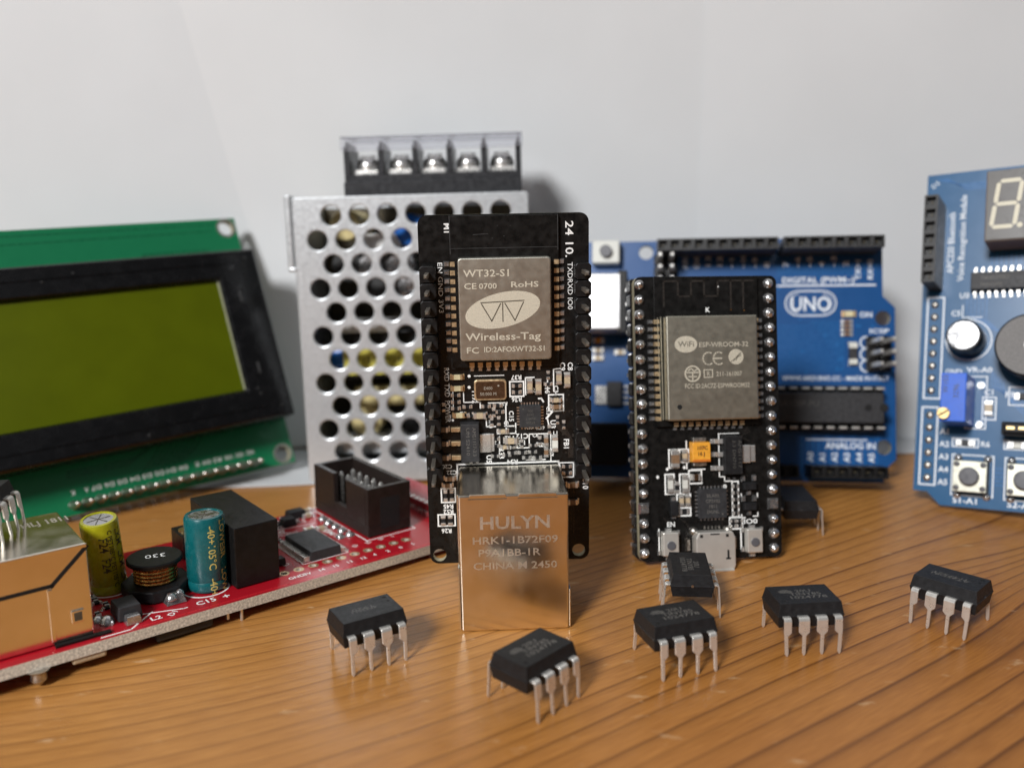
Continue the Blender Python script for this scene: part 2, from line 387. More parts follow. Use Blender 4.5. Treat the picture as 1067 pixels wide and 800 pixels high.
def capacitor(root, x, y, v=False, l=1.7, w=.85, h=.8, body='ceramic'): return two_end(root, 'chip_capacitor', x, y, l, w, h, body, v)
def smd_led(root, x, y, v=False, l=1.7, w=.85): return two_end(root, 'indicator_led', x, y, l, w, .6, 'led', v, end='gold', ef=.2)

def quad_chip(root, cx, cy, w, h, npin, lines, ink='chip_ink_faint', th=.85, rot=0, pl=.35):
    m = MB(); m.cbox(cx, cy, w, h, .05, th, .04); c = m.build('controller_chip', 'chip_grey', root, bevel=.06)
    p = MB()
    for k in range(npin):
        t = (k-(npin-1)/2)
        px = (w*.78)/(npin-1); py = (h*.78)/(npin-1)
        p.cbox(cx+t*px, cy+h/2+pl/2, px*.5, pl+.1, .0, .14); p.cbox(cx+t*px, cy-h/2-pl/2, px*.5, pl+.1, .0, .14)
        p.cbox(cx+w/2+pl/2, cy+t*py, pl+.1, py*.5, .0, .14); p.cbox(cx-w/2-pl/2, cy+t*py, pl+.1, py*.5, .0, .14)
    p.build('contact_pads', 'solder', c)
    if lines:
        t = MB(Matrix.Translation((cx, cy, 0)) @ Matrix.Rotation(radians(rot), 4, 'Z'))
        n = len(lines)
        for i, s_ in enumerate(lines): t.text(s_, 0, (n/2-i-.8)*h*.72/n, th, h*.45/n, align='CENTER', bold=.01)
        t.cyl(w*.33, -h*.36, th, th+.03, .14, 10)
        t.build('marking', ink, c)
    return c

def pin_header(root, name, xs_ys, body, up, dn, pin_r=.32, hood='plastic', square=1.27, pinmat='tin', label=None):
    """male header: one body, each pin its own mesh; up/dn = pin tip heights, body = (z0, z1)"""
    m = MB()
    for x, y in xs_ys:
        a = square-.06; c = .35
        m.prism([(x-a+c, y-a), (x+a-c, y-a), (x+a, y-a+c), (x+a, y+a-c), (x+a-c, y+a), (x-a+c, y+a), (x-a, y+a-c), (x-a, y-a+c)], *body)
    b = m.build(name, hood, root, bevel=.08, label=label)
    for x, y in xs_ys:
        p = MB()
        z0, z1 = min(up, dn), max(up, dn)
        p.box(x-pin_r, x+pin_r, y-pin_r, y+pin_r, z0+.4, z1-.4)
        p.box(x-pin_r, x+pin_r, y-pin_r, y+pin_r, z1-.4, z1, .16, .16)
        p.build('pin', pinmat, b)
    return b

def female_header(root, n, x0, y, h=8.5, pitch=2.54, horizontal=True, label=None, w=2.5, mat='plastic'):
    """socket strip: outer shell with n square wells"""
    m = MB(); L_ = n*pitch
    def bx(a0, a1, b0, b1, z0, z1):
        if horizontal: m.box(x0-pitch/2+a0, x0-pitch/2+a1, y+b0, y+b1, z0, z1)
        else: m.box(x0+b0, x0+b1, y-pitch/2+a0, y-pitch/2+a1, z0, z1)
    t = .38
    bx(0, L_, -w/2, w/2, .05, h-1.6)
    bx(0, L_, -w/2, -w/2+t, h-1.6, h); bx(0, L_, w/2-t, w/2, h-1.6, h)
    for k in range(n+1):
        a0 = max(0, k*pitch-.42); a1 = min(L_, k*pitch+.42)
        bx(a0, a1, -w/2+t, w/2-t, h-1.6, h)
    b = m.build('socket_header', mat, root, label=label)
    q = MB()
    for k in range(n):
        a = k*pitch+pitch/2; s_ = .30
        if horizontal: q.box(x0-pitch/2+a-s_, x0-pitch/2+a+s_, y-s_*.4, y+s_*.4, h-1.58, h-1.2)
        else: q.box(x0-s_*.4, x0+s_*.4, y-pitch/2+a-s_, y-pitch/2+a+s_, h-1.58, h-1.2)
    q.build('spring_contacts', 'brown_dark', b)
    return b

# ------------------------------------------------------------------ the setting
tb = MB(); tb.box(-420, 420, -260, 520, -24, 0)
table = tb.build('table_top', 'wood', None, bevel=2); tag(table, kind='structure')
wl = MB(); wl.box(-600, 600, 521, 530, -24, 600)
# the wall right behind the group: a standing board of wall paint, the papers hang in front of it
wl = MB(); wl.box(-420, 420, 227, 233, .1, 420)
wall = wl.build('wall', 'wallpaint', None); tag(wall, kind='structure')

def sheet(label, mat, pts_top, pts_bot, n=24, m=24, bulge=0., seed=0, curl=None):
    """paper sheet between two upright-ish edges: bilinear patch with slight waves; curl = (y_front, z) run out on the table"""
    (x0t, yt0, zt0), (x1t, yt1, zt1) = pts_top; (x0b, yb0, zb0), (x1b, yb1, zb1) = pts_bot
    b = MB(); rnd = random.Random(seed); a1, a2 = rnd.uniform(0, 6), rnd.uniform(0, 6)
    v = []
    for j in range(m+1):
        t = j/m
        for i in range(n+1):
            s_ = i/n
            x = (x0t*(1-s_)+x1t*s_)*(1-t)+(x0b*(1-s_)+x1b*s_)*t
            y = (yt0*(1-s_)+yt1*s_)*(1-t)+(yb0*(1-s_)+yb1*s_)*t
            z = (zt0*(1-s_)+zt1*s_)*(1-t)+(zb0*(1-s_)+zb1*s_)*t
            y -= bulge*sin(pi*s_)*(.6+.4*sin(a1+t*3)) + .12*sin(a2+s_*5+t*2)
            v.append((x, y, z))
    f = [(j*(n+1)+i, j*(n+1)+i+1, (j+1)*(n+1)+i+1, (j+1)*(n+1)+i) for j in range(m) for i in range(n)]
    b._new(v, f, True)
    o = b.build('paper_sheet', mat, None, fix=False)
    return tag(o, label, 'paper', 'white paper sheets behind the boards')
sheet('white paper sheet on the wall at the far left behind the green display board', 'paper_b', ((-330, 203, 330), (-120, 219.8, 330)), ((-330, 206, .6), (-30, 219.85, .6)), bulge=.1, seed=1)
sheet('wide white paper sheet hanging behind the metal power supply and centre boards', 'paper_a', ((-161, 219.4, 330), (62, 219.4, 330)), ((-59, 219.1, .6), (62, 219.1, .6)), bulge=.2, seed=2)
sheet('white paper sheet on the right, hanging behind the blue boards with its left edge showing', 'paper_c', ((50, 218.9, 330), (330, 206, 330)), ((46, 218.6, .6), (330, 209, .6)), bulge=.35, seed=3)
# paper run-out lying on the table along the wall foot
pb = MB()
pts = [(-150, 183), (-54, 188), (-12, 192), (60, 201), (97, 204.5), (160, 207), (300, 209)]
pp = []
v = [(x, y, .35) for x, y in pts] + [(x, 217.0, .35) for x, y in pts]
n_ = len(pts); pb._new(v, [(i, i+1, n_+i+1, n_+i) for i in range(n_-1)])
ps = pb.build('paper_sheet', 'paper_b', None, fix=False)
sd = ps.modifiers.new('thickness', 'SOLIDIFY'); sd.thickness = .03; sd.offset = 0
tag(ps, 'white paper strip lying flat on the table along the foot of the wall', 'paper')

# ------------------------------------------------------------------ eight-legged chips
def dip_chip(label, pos, yaw, lines, style=0, name='memory_chip', z=0., ink='chip_ink', flip=False, group='eight-legged chips standing on their legs'):
    R = Matrix.Rotation(radians(yaw), 3, 'Z')
    root = thing(name, label, 'chip', (pos[0], pos[1], z), R, group)
    zt, zp, zb = 7.0, 5.25, 3.55
    lx, ly = 4.62, 3.2
    b = MB()
    tl, tw = 4.34, 2.8
    bl, bw = 4.40, 2.9
    rings = [(bl, bw, zb), (lx, ly, zp-.07), (lx+.06, ly+.06, zp-.05), (lx+.06, ly+.06, zp+.05), (lx, ly, zp+.07), (tl, tw, zt)]
    v = []
    for a, c, h in rings: v += [(-a, -c, h), (a, -c, h), (a, c, h), (-a, c, h)]
    f = [(3, 2, 1, 0), tuple(range(20, 24))]
    for j in range(5):
        for k in range(4): p, q = j*4+k, j*4+(k+1) % 4; f.append((p, q, q+4, p+4))
    b._new(v, f)
    body = b.build('body', 'chip', root, bevel=.11)
    # pin-one dimple and notch
    q = MB(Matrix.Rotation(pi if flip else 0, 4, 'Z'))
    q.cyl(-3.5, -1.95, zt-.02, zt+.015, .30, 16)
    if style == 1: q.cyl(-3.55, -.6, zt-.02, zt+.015, .22, 12)
    q.build('index_mark', 'hole_dark', body)
    q = MB(Matrix.Rotation(pi if flip else 0, 4, 'Z'))
    n = len(lines)
    for i, s_ in enumerate(lines):
        q.text(s_, .35, zt*0+(.72 if n == 3 else .35)*1.35*((n-1)/2-i)-.4, zt, .82, align='CENTER', width=min(6.2, .74*len(s_)), bold=.004, thick=.012)
    if style == 0:   # small oval maker mark of stacked arcs
        for k, w in enumerate((.5, .85, .95, .8)): q.line(-2.2-w, 1.35-k*.26, -2.2+w, 1.35-k*.26, .13, zt, zt+.012)
    q.build('marking', ink, body)
    q = MB(); q.cyl(0, zp+.1, lx+.0, lx+.12, .22, 10, 'X'); q.build('mould_mark', 'alu_top' if style == 2 else 'chip_grey', body)
    for sy in (-1, 1):
        for k in range(4):
            x = -3.81+2.54*k
            a = -.28 if k == 0 else -.76; c = .28 if k == 3 else .76
            if k == 0: c = .76; a = -.30
            if k == 3: a = -.76; c = .30
            j1, j2, j3 = (random.uniform(-.10, .10) for _ in range(3))
            t = MB()
            y = [3.0, 3.62, 3.86, 3.95, 4.06, 4.12, 4.30, 4.34]
            zz = [zp, zp, zp-.10, zp-.32, 3.35, 2.85, .35, 0.]
            hw = [(a, c)]*5 + [(-.25, .25)] + [(-.24, .24), (-.08, .08)]
            secs = [(sy*(yy + (j1 if i > 5 else 0)), z_, x+h[0]+(j2 if i > 5 else 0), x+h[1]+(j2 if i > 5 else 0)) for i, (yy, z_, h) in enumerate(zip(y, zz, hw))]
            t.strip(secs, .26)
            t.build('pin', 'leg', root, bevel=.05, seg=1)
    return root

dip_chip('black eight-legged chip standing alone, left of the gold network jack', (-20.73, 112.08), 31.2, ['4N25U', '1920'], 1, ink='chip_ink_faint', flip=True)
dip_chip('front black chip turned diagonally, just below the gold jack, nearest to the viewer', (2.07, 100.57), 46.0, ['20U', 'TINY85', '1024778'])
dip_chip('lower of the two black chips in line below the small black board', (21.39, 109.03), 17.2, ['20U', 'TINY85', '1024778'])
dip_chip('black chip standing square to the viewer, between the chip pair and the rightmost chip', (40.29, 114.13), 4.2, ['20U', 'TINY85', '1024778'])
dip_chip('rightmost black chip, its lit long side facing left, on bare wood below the button board', (63.54, 118.68), -46.8, ['AT45DB1', '1M7521'], 1, flip=True)
dip_chip('black chip seen end on with a bright dot, touching the micro USB socket', (26.72, 125.41), -96.2, ['20U', 'TINY85', '1024778'], 2)
dip_chip('dark chip in shadow behind the right edge of the small black board, one leg showing', (52.9, 156.9), -92, [], 3)
dip_chip('black chip perched on top of the steel network jack at the left edge', (-73.9, 114.6), 99, [], 3, z=17.25)

# ------------------------------------------------------------------ centre board with network jack
def wt_board():
    R = pose(2.19, -.2, 0)
    r = thing('network_board', 'tall black board with gold network jack at its foot and engraved metal module above', 'circuit board', (-.837, 133.35, 4.51), R)
    plate('board', rounded(-12.9, 12.9, 0, 55.4, 1.4), [(-11.35, 1.45, 1.05), (11.2, 1.55, 1.05)], -1.2, 0, 'pcb_black', 'fr4', r)
    # traces
    t = MB()
    for k in range(7):
        o = .42*k
        t.path([(6.6+o, 23.4-.2*k), (9.6+o*.3, 20.4-.1*k), (9.6+o*.3, 17.2)], .11, 0, .012)
        t.path([(3.5+o*.9, 31.2), (6.0+o*.6, 28.9+.2*k), (6.0+o*.6, 27.7)], .11, 0, .012)
    for k in range(5): t.path([(-9.6+.33*k, 5.6), (-9.6+.33*k, 3.0+.3*k), (-8.8, 2.2+.3*k)], .1, 0, .012)
    for k in range(4): t.path([(9.2+.4*k, 12), (9.2+.4*k, 5.5-.3*k)], .1, 0, .012)
    for k in range(26): t.cyl(random.uniform(8.6, 10.4), random.uniform(3.5, 30), 0, .015, .16, 8)
    t.build('copper_traces', 'trace_black', r)
    # radio module
    plate_ = MB(); plate_.box(-8.2, 8.2, 32.3, 55.2, .05, .85)
    mod = plate_.build('module_board', 'pcb_black', r, bevel=.05)
    c = MB(); c.prism(rounded(-7.05, 6.87, 33.62, 49.1, .5, 3), .85, 3.0)
    can = c.build('metal_shield', 'can', mod, bevel=.22, seg=3)
    e = MB(); z = 3.0
    def T(s_, x0, x1, y, h): e.text(s_, x0, y, z, h, width=x1-x0, bold=.012, thick=.015)
    T('WT32-S1', -6.2, .6, 46.3, 1.08); T('CE', -6.2, -4.35, 44.5, .9); T('0700', -3.95, -1.3, 44.5, .85); T('RoHS', .75, 4.85, 44.65, .85)
    T('Wireless-Tag', -6.1, 5.25, 36.75, 1.15); T('FC', -6.1, -4.3, 34.8, .95); T('ID:2AFOSWT32-S1', -3.45, 5.7, 34.95, .82)
    el = [(-.45+5.72*cos(a)*cos(.21)-2.6*sin(a)*sin(.21), 41.28+5.72*cos(a)*sin(.21)+2.6*sin(a)*cos(.21)) for a in [2*pi*k/64 for k in range(64)]]
    e.prism(el, z, z+.015)
    e.build('engraving', 'etch_light', can)
    d = MB(); u = .0342; cx, cy = -.45, 41.28
    def P(px, py): return (cx+(px-437)*u, cy-(py-474)*u)
    for ln in ([(342, 441), (530, 434)], [(345, 447), (388, 522), (428, 446)], [(437, 444), (437, 524)], [(447, 445), (490, 521), (528, 442)]):
        d.path([P(*q) for q in ln], .16, z+.015, z+.03)
    d.build('emblem_lines', 'etch_dark', can)
    pads = MB(); sol = MB()
    for k in range(11):
        for sx, y0, y1 in ((-1, 48.08, 35.04), (1, 48.15, 34.95)):
            y = y0+(y1-y0)*k/10
            pads.box(*sorted((sx*7.5, sx*8.22)), y-.36, y+.36, .1, .9); sol.cbox(sx*8.75+(.0 if sx < 0 else -.05), y, .95, .85, .0, .35, .14)
    for k in range(9):
        x = -5.3+1.288*k
        pads.box(x-.38, x+.38, 32.25, 33.0, .1, .9); sol.cbox(x, 31.85, .75, .8, 0, .3, .12)
    pads.build('castellated_pads', 'gold', mod); sol.build('solder_fillets', 'solder', mod)
    a = MB()
    a.line(-8.15, 50.4, 8.1, 50.4, .08, .85, .87); a.line(-8.1, 49.6, -8.1, 55.1, .1, .85, .87); a.line(8.1, 50, 8.1, 55.1, .1, .85, .87); a.line(-4.6, 52.4, -2.4, 52.5, .1, .85, .87)
    a.line(-8.4, 32.0, -8.4, 33.6, .08); a.line(-8.4, 32.0, -5.9, 32.0, .08)
    for k in range(5): a.cyl(random.uniform(-6, 6), random.uniform(50, 54), .85, .87, .08, 6)
    a.build('antenna_outline', 'plastic_g', mod)
    # headers: 13 pins each side, bodies on the viewer's side
    ys = [46.75-2.6*k for k in range(13)]
    for sx, x in ((-1, -11.55), (1, 11.75)):
        pin_header(r, 'pin_header', [(x, y) for y in ys], (.05, 2.5), 7.6, -.4, pinmat='pin_dark', pin_r=.29)
    # silkscreen
    s = MB()
    s.text('M1', -8.95, 54.2, 0, .95, rot=-90, bold=.02)
    s.text('24 10.', 9.35, 54.2, 0, 1.25, rot=-90, width=5.4, bold=.01)
    s.text('EN GND 3V3', -10.1, 48.4, 0, .75, rot=-90, width=7.6)
    s.text('TXDRXD IO0', 9.65, 48.0, 0, .8, rot=-90, width=7.2)
    s.text('RXD TXD', -9.65, 32.2, 0, .8, rot=-90, width=4.6, bold=.01); s.text('POWER', -9.65, 27.0, 0, .8, rot=-90, width=3.5, bold=.01)
    s.cyl(-5.8, 30.75, 0, .03, .24, 14); s.cyl(-5.85, 28.98, 0, .03, .24, 14); s.cyl(-8.55, 23.8, 0, .03, .2, 12)
    s.frame(.5, 2.65, 27.35, 29.7); s.frame(6.55, 8.85, 24.86, 27.45); s.frame(-10.75, -8.55, 10.35, 12.65); s.frame(-11.4, -8.7, 6.4, 8.3)
    s.path([(8.1, 16.35), (10.4, 16.35), (10.4, 13.95), (8.6, 13.95)], .2); s.path([(-8.4, 25.7), (-8.4, 28.4)], .1)
    s.path([(-6.75, 28.3), (-6.75, 26.6), (-4.2, 26.6), (-4.2, 25.6)], .16); s.path([(2.95, 27.6), (2.95, 30.3), (4.3, 30.3)], .18); s.path([(7.35, 28.0), (7.35, 31.5), (8.3, 31.6)], .18)
    s.path([(-8.1, 14.0), (-8.1, 16.55), (8.0, 16.6), (8.35, 15.2)], .28); s.path([(-.2, 26.4), (-.2, 22.6), (1.0, 22.6)], .2); s.path([(5.7, 26.4), (5.4, 26.9), (5.0, 26.9)], .25)
    s.path([(-1.6, 22.1), (-1.6, 21.4), (1.3, 21.4), (1.3, 22.2)], .18); s.path([(.9, 20.9), (.9, 19.0), (3.4, 19.0), (3.4, 21.2), (6.8, 21.2), (6.8, 16.8)], .18)
    s.path([(6.2, 23.7), (7.3, 25.0)], .3); s.path([(6.35, 23.5), (6.6, 22.2)], .2)
    def U(tx, x, y, h, w=None, rot=180): s.text(tx, x, y, 0, h, rot=rot, width=w, align='CENTER', bold=.02)
    U('R37', 1.55, 30.7, .75); U('R36', 1.55, 27.2, .75); U('C27', 4.1, 27.9, .75, rot=0); U('C16', 6.0, 28.6, .8, rot=-90); U('C9', 8.4, 31.9, .8, rot=-90); U('C8', 9.6, 31.9, .8, rot=-90)
    U('C34', 7.4, 28.1, .7, rot=-90); U('Y192', -5.4, 27.5, .8, rot=-90, w=2.2); U('R41', -1.0, 25.2, .6); U('U3', 6.8, 22.7, .85, rot=-90); U('FB1', 8.9, 19.4, .85, rot=-90)
    U('C12', 2.3, 21.3, .85, rot=180); U('R32', 1.9, 20.2, .8); U('R20', 5.3, 19.1, .75, rot=0); U('C15', .3, 24.2, .75, rot=-90); U('R34', .7, 17.1, .8, rot=180); U('R33', -1.4, 18.2, .85, rot=-90)
    U('U5', -3.4, 17.3, .85, rot=-90); U('C20', -9.7, 16.6, .7, rot=180); U('C22', -9.0, 15.6, .7); U('R45', -9.7, 10.0, .75); U('R52', -9.7, 9.1, .75); U('R26', -10.1, 5.9, .75)
    U('C10', 11.9, 12.9, .9, rot=-90); U('R40', -2.9, 23.0, .6, rot=-90); U('C14', -.5, 22.7, .7, rot=-90); U('C7', 6.5, 18.1, .75, rot=-90); U('R19', 3.4, 22.0, .6, rot=0); U('R39', 5.2, 21.9, .6, rot=0)
    s.text('< 1', -9.6, 24.2, 0, .5); s.path([(-5.0, 30.75), (-.4, 30.75)], .12)
    s.build('silkscreen', 'silk', r)
    # parts
    q = MB(); q.box(-7.45, -4.4, 17.2, 23.55, .1, 1.6, .12, .12); reg = q.build('voltage_regulator', 'chip_grey', r, bevel=.08)
    q = MB(); q.text('AMS1117-3.3', -5.5, 22.9, 1.6, .55, rot=-90, width=4.6, thick=.012); q.text('UM S2410', -6.5, 22.9, 1.6, .55, rot=-90, width=4.4, thick=.012); q.build('marking', 'chip_ink', reg)
    for y in (22.4, 20.15, 17.85):
        q = MB(); q.box(-8.9, -7.4, y-.42, y+.42, .05, .75, 0, .05); q.build('leg', 'gold', reg, bevel=.1)
    q = MB(); q.box(-4.45, -2.6, 18.5, 21.6, .1, .55, 0, .05); q.box(-2.9, -2.1, 18.6, 21.5, .0, .3); q.build('tab', 'tin', reg, bevel=.12)
    for y in (22.42, 20.15, 17.87): capacitor(r, -10.1, y, l=1.6, w=.8, body='brown_cer')
    q = MB(); q.prism(rounded(-5.08, -.07, 27.0, 30.25, .45, 3), .05, .8); xt = q.build('crystal', 'gold', r, bevel=.12)
    q = MB(); q.prism(rounded(-4.8, -.35, 27.28, 29.97, .35, 3), .8, .88); q.mi = 1; q.text('E400', -3.6, 28.7, .88, .5, thick=.01); q.text('50.000 M', -4.2, 27.8, .88, .5, thick=.01); q.cyl(-1.3, 29.3, .88, .9, .15, 10); q.build('lid', ['xtal', 'etch_dim'], xt)
    for x, y in ((-7.65, 30.7), (-7.65, 28.9), (-7.5, 24.6)): smd_led(r, x, y)
    capacitor(r, -4.3, 24.5, l=1.9, w=.95); capacitor(r, .5, 20.3, l=1.9, w=.95); capacitor(r, -.7, 21.9, l=1.3, w=.6); capacitor(r, -.5, 19.3, l=1.1, w=.55)
    for x, y in ((-8.0, 27.8), (-8.0, 26.7), (-8.0, 25.7), (-6.2, 25.9), (-3.3, 25.9), (-1.45, 25.95), (-1.2, 24.95), (.7, 18.25), (2.3, 18.25), (3.0, 17.4), (4.65, 17.35), (1.55, 29.05), (1.55, 28.05)): resistor(r, x, y)
    for x, y in ((-2.45, 23.4), (-1.35, 23.5), (5.05, 20.1), (-2.1, 24.9)): resistor(r, x, y, True)
    capacitor(r, 7.7, 26.65, l=1.5, w=.7); capacitor(r, 7.7, 25.6, l=1.5, w=.7, body='brown_cer')
    capacitor(r, 3.6, 28.95, True, 1.9, .85); capacitor(r, 4.95, 28.8, True, 2.0, .95); capacitor(r, 8.15, 30.15, True, 1.7, .85); capacitor(r, 9.45, 29.75, True, 2.0, .95)
    capacitor(r, 7.45, 19.6, True, 2.3, .95, body='white_nylon'); capacitor(r, 6.05, 20.2, True, 1.4, .7, body='brown_cer'); capacitor(r, 6.05, 18.3, True, 1.4, .7, body='brown_cer')
    for y in (15.75, 14.65): resistor(r, 9.35, y, l=1.1)
    for y in (12.75, 9.9): capacitor(r, 10.2, y, l=1.6, w=.9, body='brown_cer')
    capacitor(r, -9.3, 14.4, l=1.5, w=.75, body='brown_cer'); capacitor(r, -9.7, 13.3, l=1.4, w=.7, body='brown_cer')
    for x in (-10.1, -9.1): resistor(r, x, 11.5, True, 1.5, .6)
    resistor(r, -10.6, 7.35, True, 1.3, .75); resistor(r, -9.45, 7.35, True, 1.3, .75)
    quad_chip(r, 3.6, 24.2, 3.4, 3.5, 7, ['8720A', 'B2M17', '2410', 'XN'], rot=180)
    rn = random.Random(5); s2 = MB()
    for x, y in ((-5.6, 24.4), (-6.6, 24.6), (-3.2, 24.3), (-1.9, 20.6), (-1.9, 19.5), (-.2, 17.9), (1.0, 19.6), (2.2, 19.7), (3.9, 18.3), (4.0, 19.4), (6.5, 29.2), (6.5, 30.6), (7.9, 23.4), (8.9, 22.6), (-5.4, 16.9), (-2.0, 17.8), (6.6, 21.9), (-9.9, 25.9)): resistor(r, x, y, rn.random() < .5, .9, .5)
    for x, y, tx in ((-7.0, 25.1, 'R8'), (-3.0, 27.0, 'C11'), (0, 21.0, 'R2'), (1.9, 18.9, 'R31'), (4.4, 20.7, 'C6'), (7.6, 21.0, 'L1'), (-2.4, 19.9, 'R9'), (6.2, 24.9, 'C13'), (-.6, 26.5, 'R35'), (.1, 18.8, 'C3'), (4.3, 16.9, 'R21')): s2.text(tx, x, y, 0, .6, rot=rn.choice((0, 180, -90)), align='CENTER', bold=.02)
    for x0_, y0_, x1_, y1_ in ((-1.9, 22.6, -3.3, 22.6), (-3.3, 22.6, -3.3, 24.0), (6.4, 27.9, 6.4, 30.9), (-1.3, 20.9, -1.3, 18.6), (2.9, 17.0, 5.9, 17.0), (-2.9, 26.4, 0, 26.4), (1.4, 26.5, 1.4, 26.9), (1.3, 21.9, 1.3, 23.0)): s2.line(x0_, y0_, x1_, y1_, .18)
    s2.build('silkscreen', 'silk', r)
    # the network jack
    j = MB(); j.box(-7.75, 8.0, -4.5, 16.35, .6, 14.9); jk = j.build('network_jack', 'jack', r, bevel=.28, seg=3)
    q = MB(); q.text('HULYN', -4.85, 11.25, 14.9, 1.95, width=10.0, bold=.02, thick=.012)
    for tx, y, x0, x1 in (('HRK1-1B72F09', 9.0, -5.9, 6.35), ('P9A1BB-1R', 7.1, -5.1, 3.85), ('CHINA M 2450', 5.1, -5.85, 6.25)): q.text(tx, x0, y, 14.9, 1.12, width=x1-x0, bold=.01, thick=.012)
    q.build('stamped_text', 'jack_etch', jk)
    q = MB()  # folded seam tabs along the upper front edge and the side springs
    q.box(-6.1, -.9, 16.0, 16.47, 14.2, 15.03); q.box(.9, 6.3, 16.0, 16.47, 14.2, 15.03)
    q.box(-8.05, -7.8, -4.3, 5.4, 13.2, 14.6); q.box(8.06, 8.3, -4.35, 1.6, 13.0, 14.7)
    q.box(-7.98, -7.78, -4.4, 15.8, 2, 12.8)
    q.build('spring_tab', 'jack', jk, bevel=.1)
    q = MB(); q.box(-7.0, 7.2, -4.53, -4.3, 2.4, 13.6); q.build('socket_opening', 'hole_dark', jk)
    q = MB(); q.box(-6.3, -.75, 15.72, 15.84, 14.88, 14.93); q.box(.75, 6.5, 15.72, 15.84, 14.88, 14.93); q.build('seam', 'etch_dark', jk)
    return r
wt_board()

# ------------------------------------------------------------------ second black board
def esp_board():
    R = pose(6.35, -11.46, 1.03)
    r = thing('microcontroller_board', 'black board with round solder joints down both sides and a plain grey metal module', 'circuit board', (33.48, 141.25, 2.42), R)
    plate('board', rounded(-12.3, 12.9, -1.5, 47.1, 1.2), [], -1.6, 0, 'pcb_black', 'fr4', r)
    ys = [2.54*k for k in range(19)]
    for sx in (-1, 1):
        for k, y in enumerate(ys):
            q = MB(); x = sx*11.43
            if k == 3:
                q.cbox(x, y, 2.0, 2.0, 0, .6, .3)
            else:
                rr = random.uniform(.86, .96); hh = random.uniform(.75, 1.05)
                q.dome(x+random.uniform(-.06, .06), y, 0, rr, hh, 18, 5); q.dome(x+random.uniform(-.2, .2), y+random.uniform(-.2, .2), hh*.55, .42, hh*.62, 12, 3)
            q.build('solder_joint', 'solder', r)
        pin_header(r, 'pin_header', [(sx*11.43, y) for y in ys], (-4.2, -1.65), -1.7, -9.0)
    t = MB()
    for k in range(22):
        x = random.uniform(-9.5, 9); y = random.uniform(0, 20)
        t.path([(x, y), (x+random.choice((-1, 1))*random.uniform(.5, 2), y+random.uniform(.5, 1.5)), (x, y+3)], .1, 0, .012)
    t.build('copper_traces', 'trace_black', r)
    m = MB(); m.box(-9.1, 9.15, 21.5, 47.0, .05, .85); mod = m.build('module_board', 'pcb_black', r, bevel=.05)
    c = MB(); c.prism(rounded(-7.75, 8.1, 22.55, 40.15, .3, 3), .85, 3.1)
    can = c.build('metal_shield', 'can2', mod, bevel=.25, seg=3)
    q = MB(); q.path([(-8.6, 40.0), (-8.3, 23.0)], .12, .85, 1.0); q.path([(-8.1, 40.1), (-8.0, 22.7)], .15, .85, 1.2); q.build('shield_rim', 'can2', mod)
    e = MB(); z = 3.1
    def T(s_, x0, x1, y, h): e.text(s_, x0, y, z, h, width=x1-x0, bold=.005, thick=.015)
    T('ESP-WROOM-32', -2.2, 6.35, 34.85, .85); T('211-161007', .75, 5.2, 29.9, .8); T('FCC ID:2AC7Z-ESPWROOM32', -4.75, 6.45, 27.95, .8)
    # wifi oval
    el = [(-4.4+1.95*cos(a), 35.35+1.4*sin(a)) for a in [2*pi*k/40 for k in range(40)]]; e.prism(el, z, z+.015)
    for cx in (-.55, 1.25):
        for k in range(9):
            a0, a1 = radians(60+30*k*.9), radians(60+30*(k+1)*.9)
            e.line(cx+.95*cos(a0), 32.9+1.05*sin(a0), cx+.95*cos(a1), 32.9+1.05*sin(a1), .22, z, z+.015)
    e.line(.5, 32.9, 1.7, 32.9, .22, z, z+.015)
    e.ring(4.25, 33.1, 0.05, 1.3, z, z+.015, 30)
    e.ring(-3.35, 30.4, 1.15, 1.4, z, z+.015, 30); e.line(-4.3, 30.6, -2.4, 30.6, .2, z, z+.015); e.path([(-4.1, 30.9), (-3.6, 31.3), (-3.1, 30.8), (-2.6, 31.1)], .18, z, z+.015); e.line(-3.35, 30.5, -3.35, 29.3, .2, z, z+.015); e.line(-4.0, 29.9, -2.7, 29.9, .2, z, z+.015)
    e.frame(-1.35, .1, 29.75, 31.0, .13, z, z+.015); e.text('R', -.95, 30.0, z, .75, thick=.015)
    e.build('engraving', 'etch_light', can)
    d = MB(); d.text('WiFi', -5.75, 34.95, z+.015, .95, width=2.75, bold=.01, thick=.01)
    for k in range(3): d.path([(3.4+.4*k, 32.3+.1*k), (4.3+.25*k, 33.0+.3*k), (5.1, 33.3+.25*k)], .12, z+.015, z+.025)
    d.build('emblem_lines', 'can2', can)
    d = MB(); d.cyl(-5.7, 24.85, z, z+.02, .42, 20); d.build('vent_hole', 'hole_dark', can)
    a = MB()   # meander antenna under the mask
    a.path([(-7.4, 42.0), (-7.4, 46.2), (-4.9, 46.2), (-4.9, 43.6), (-2.6, 43.6), (-2.6, 46.2), (-.3, 46.2), (-.3, 43.6), (2.1, 43.6), (2.1, 46.2), (4.4, 46.2), (4.4, 41.5)], .32, .85, .868)
    a.path([(6.6, 46.2), (6.6, 41.5)], .32, .85, .868); a.path([(4.4, 46.2), (8.4, 46.2)], .32, .85, .868)
    a.build('antenna_trace', 'trace_black', mod)
    d = MB(); d.text('K', -.15, 40.9, .85, .8, bold=.03); d.cyl(2.2, 45.2, .85, .88, .12, 8); d.build('silkscreen', 'silk', mod)
    d = MB(); d.cbox(4.4, 41.2, .3, .2, .85, .9); d.cbox(6.7, 41.1, .3, .2, .85, .9); d.build('copper_specks', 'copper', mod)
    pads = MB(); sol = MB()
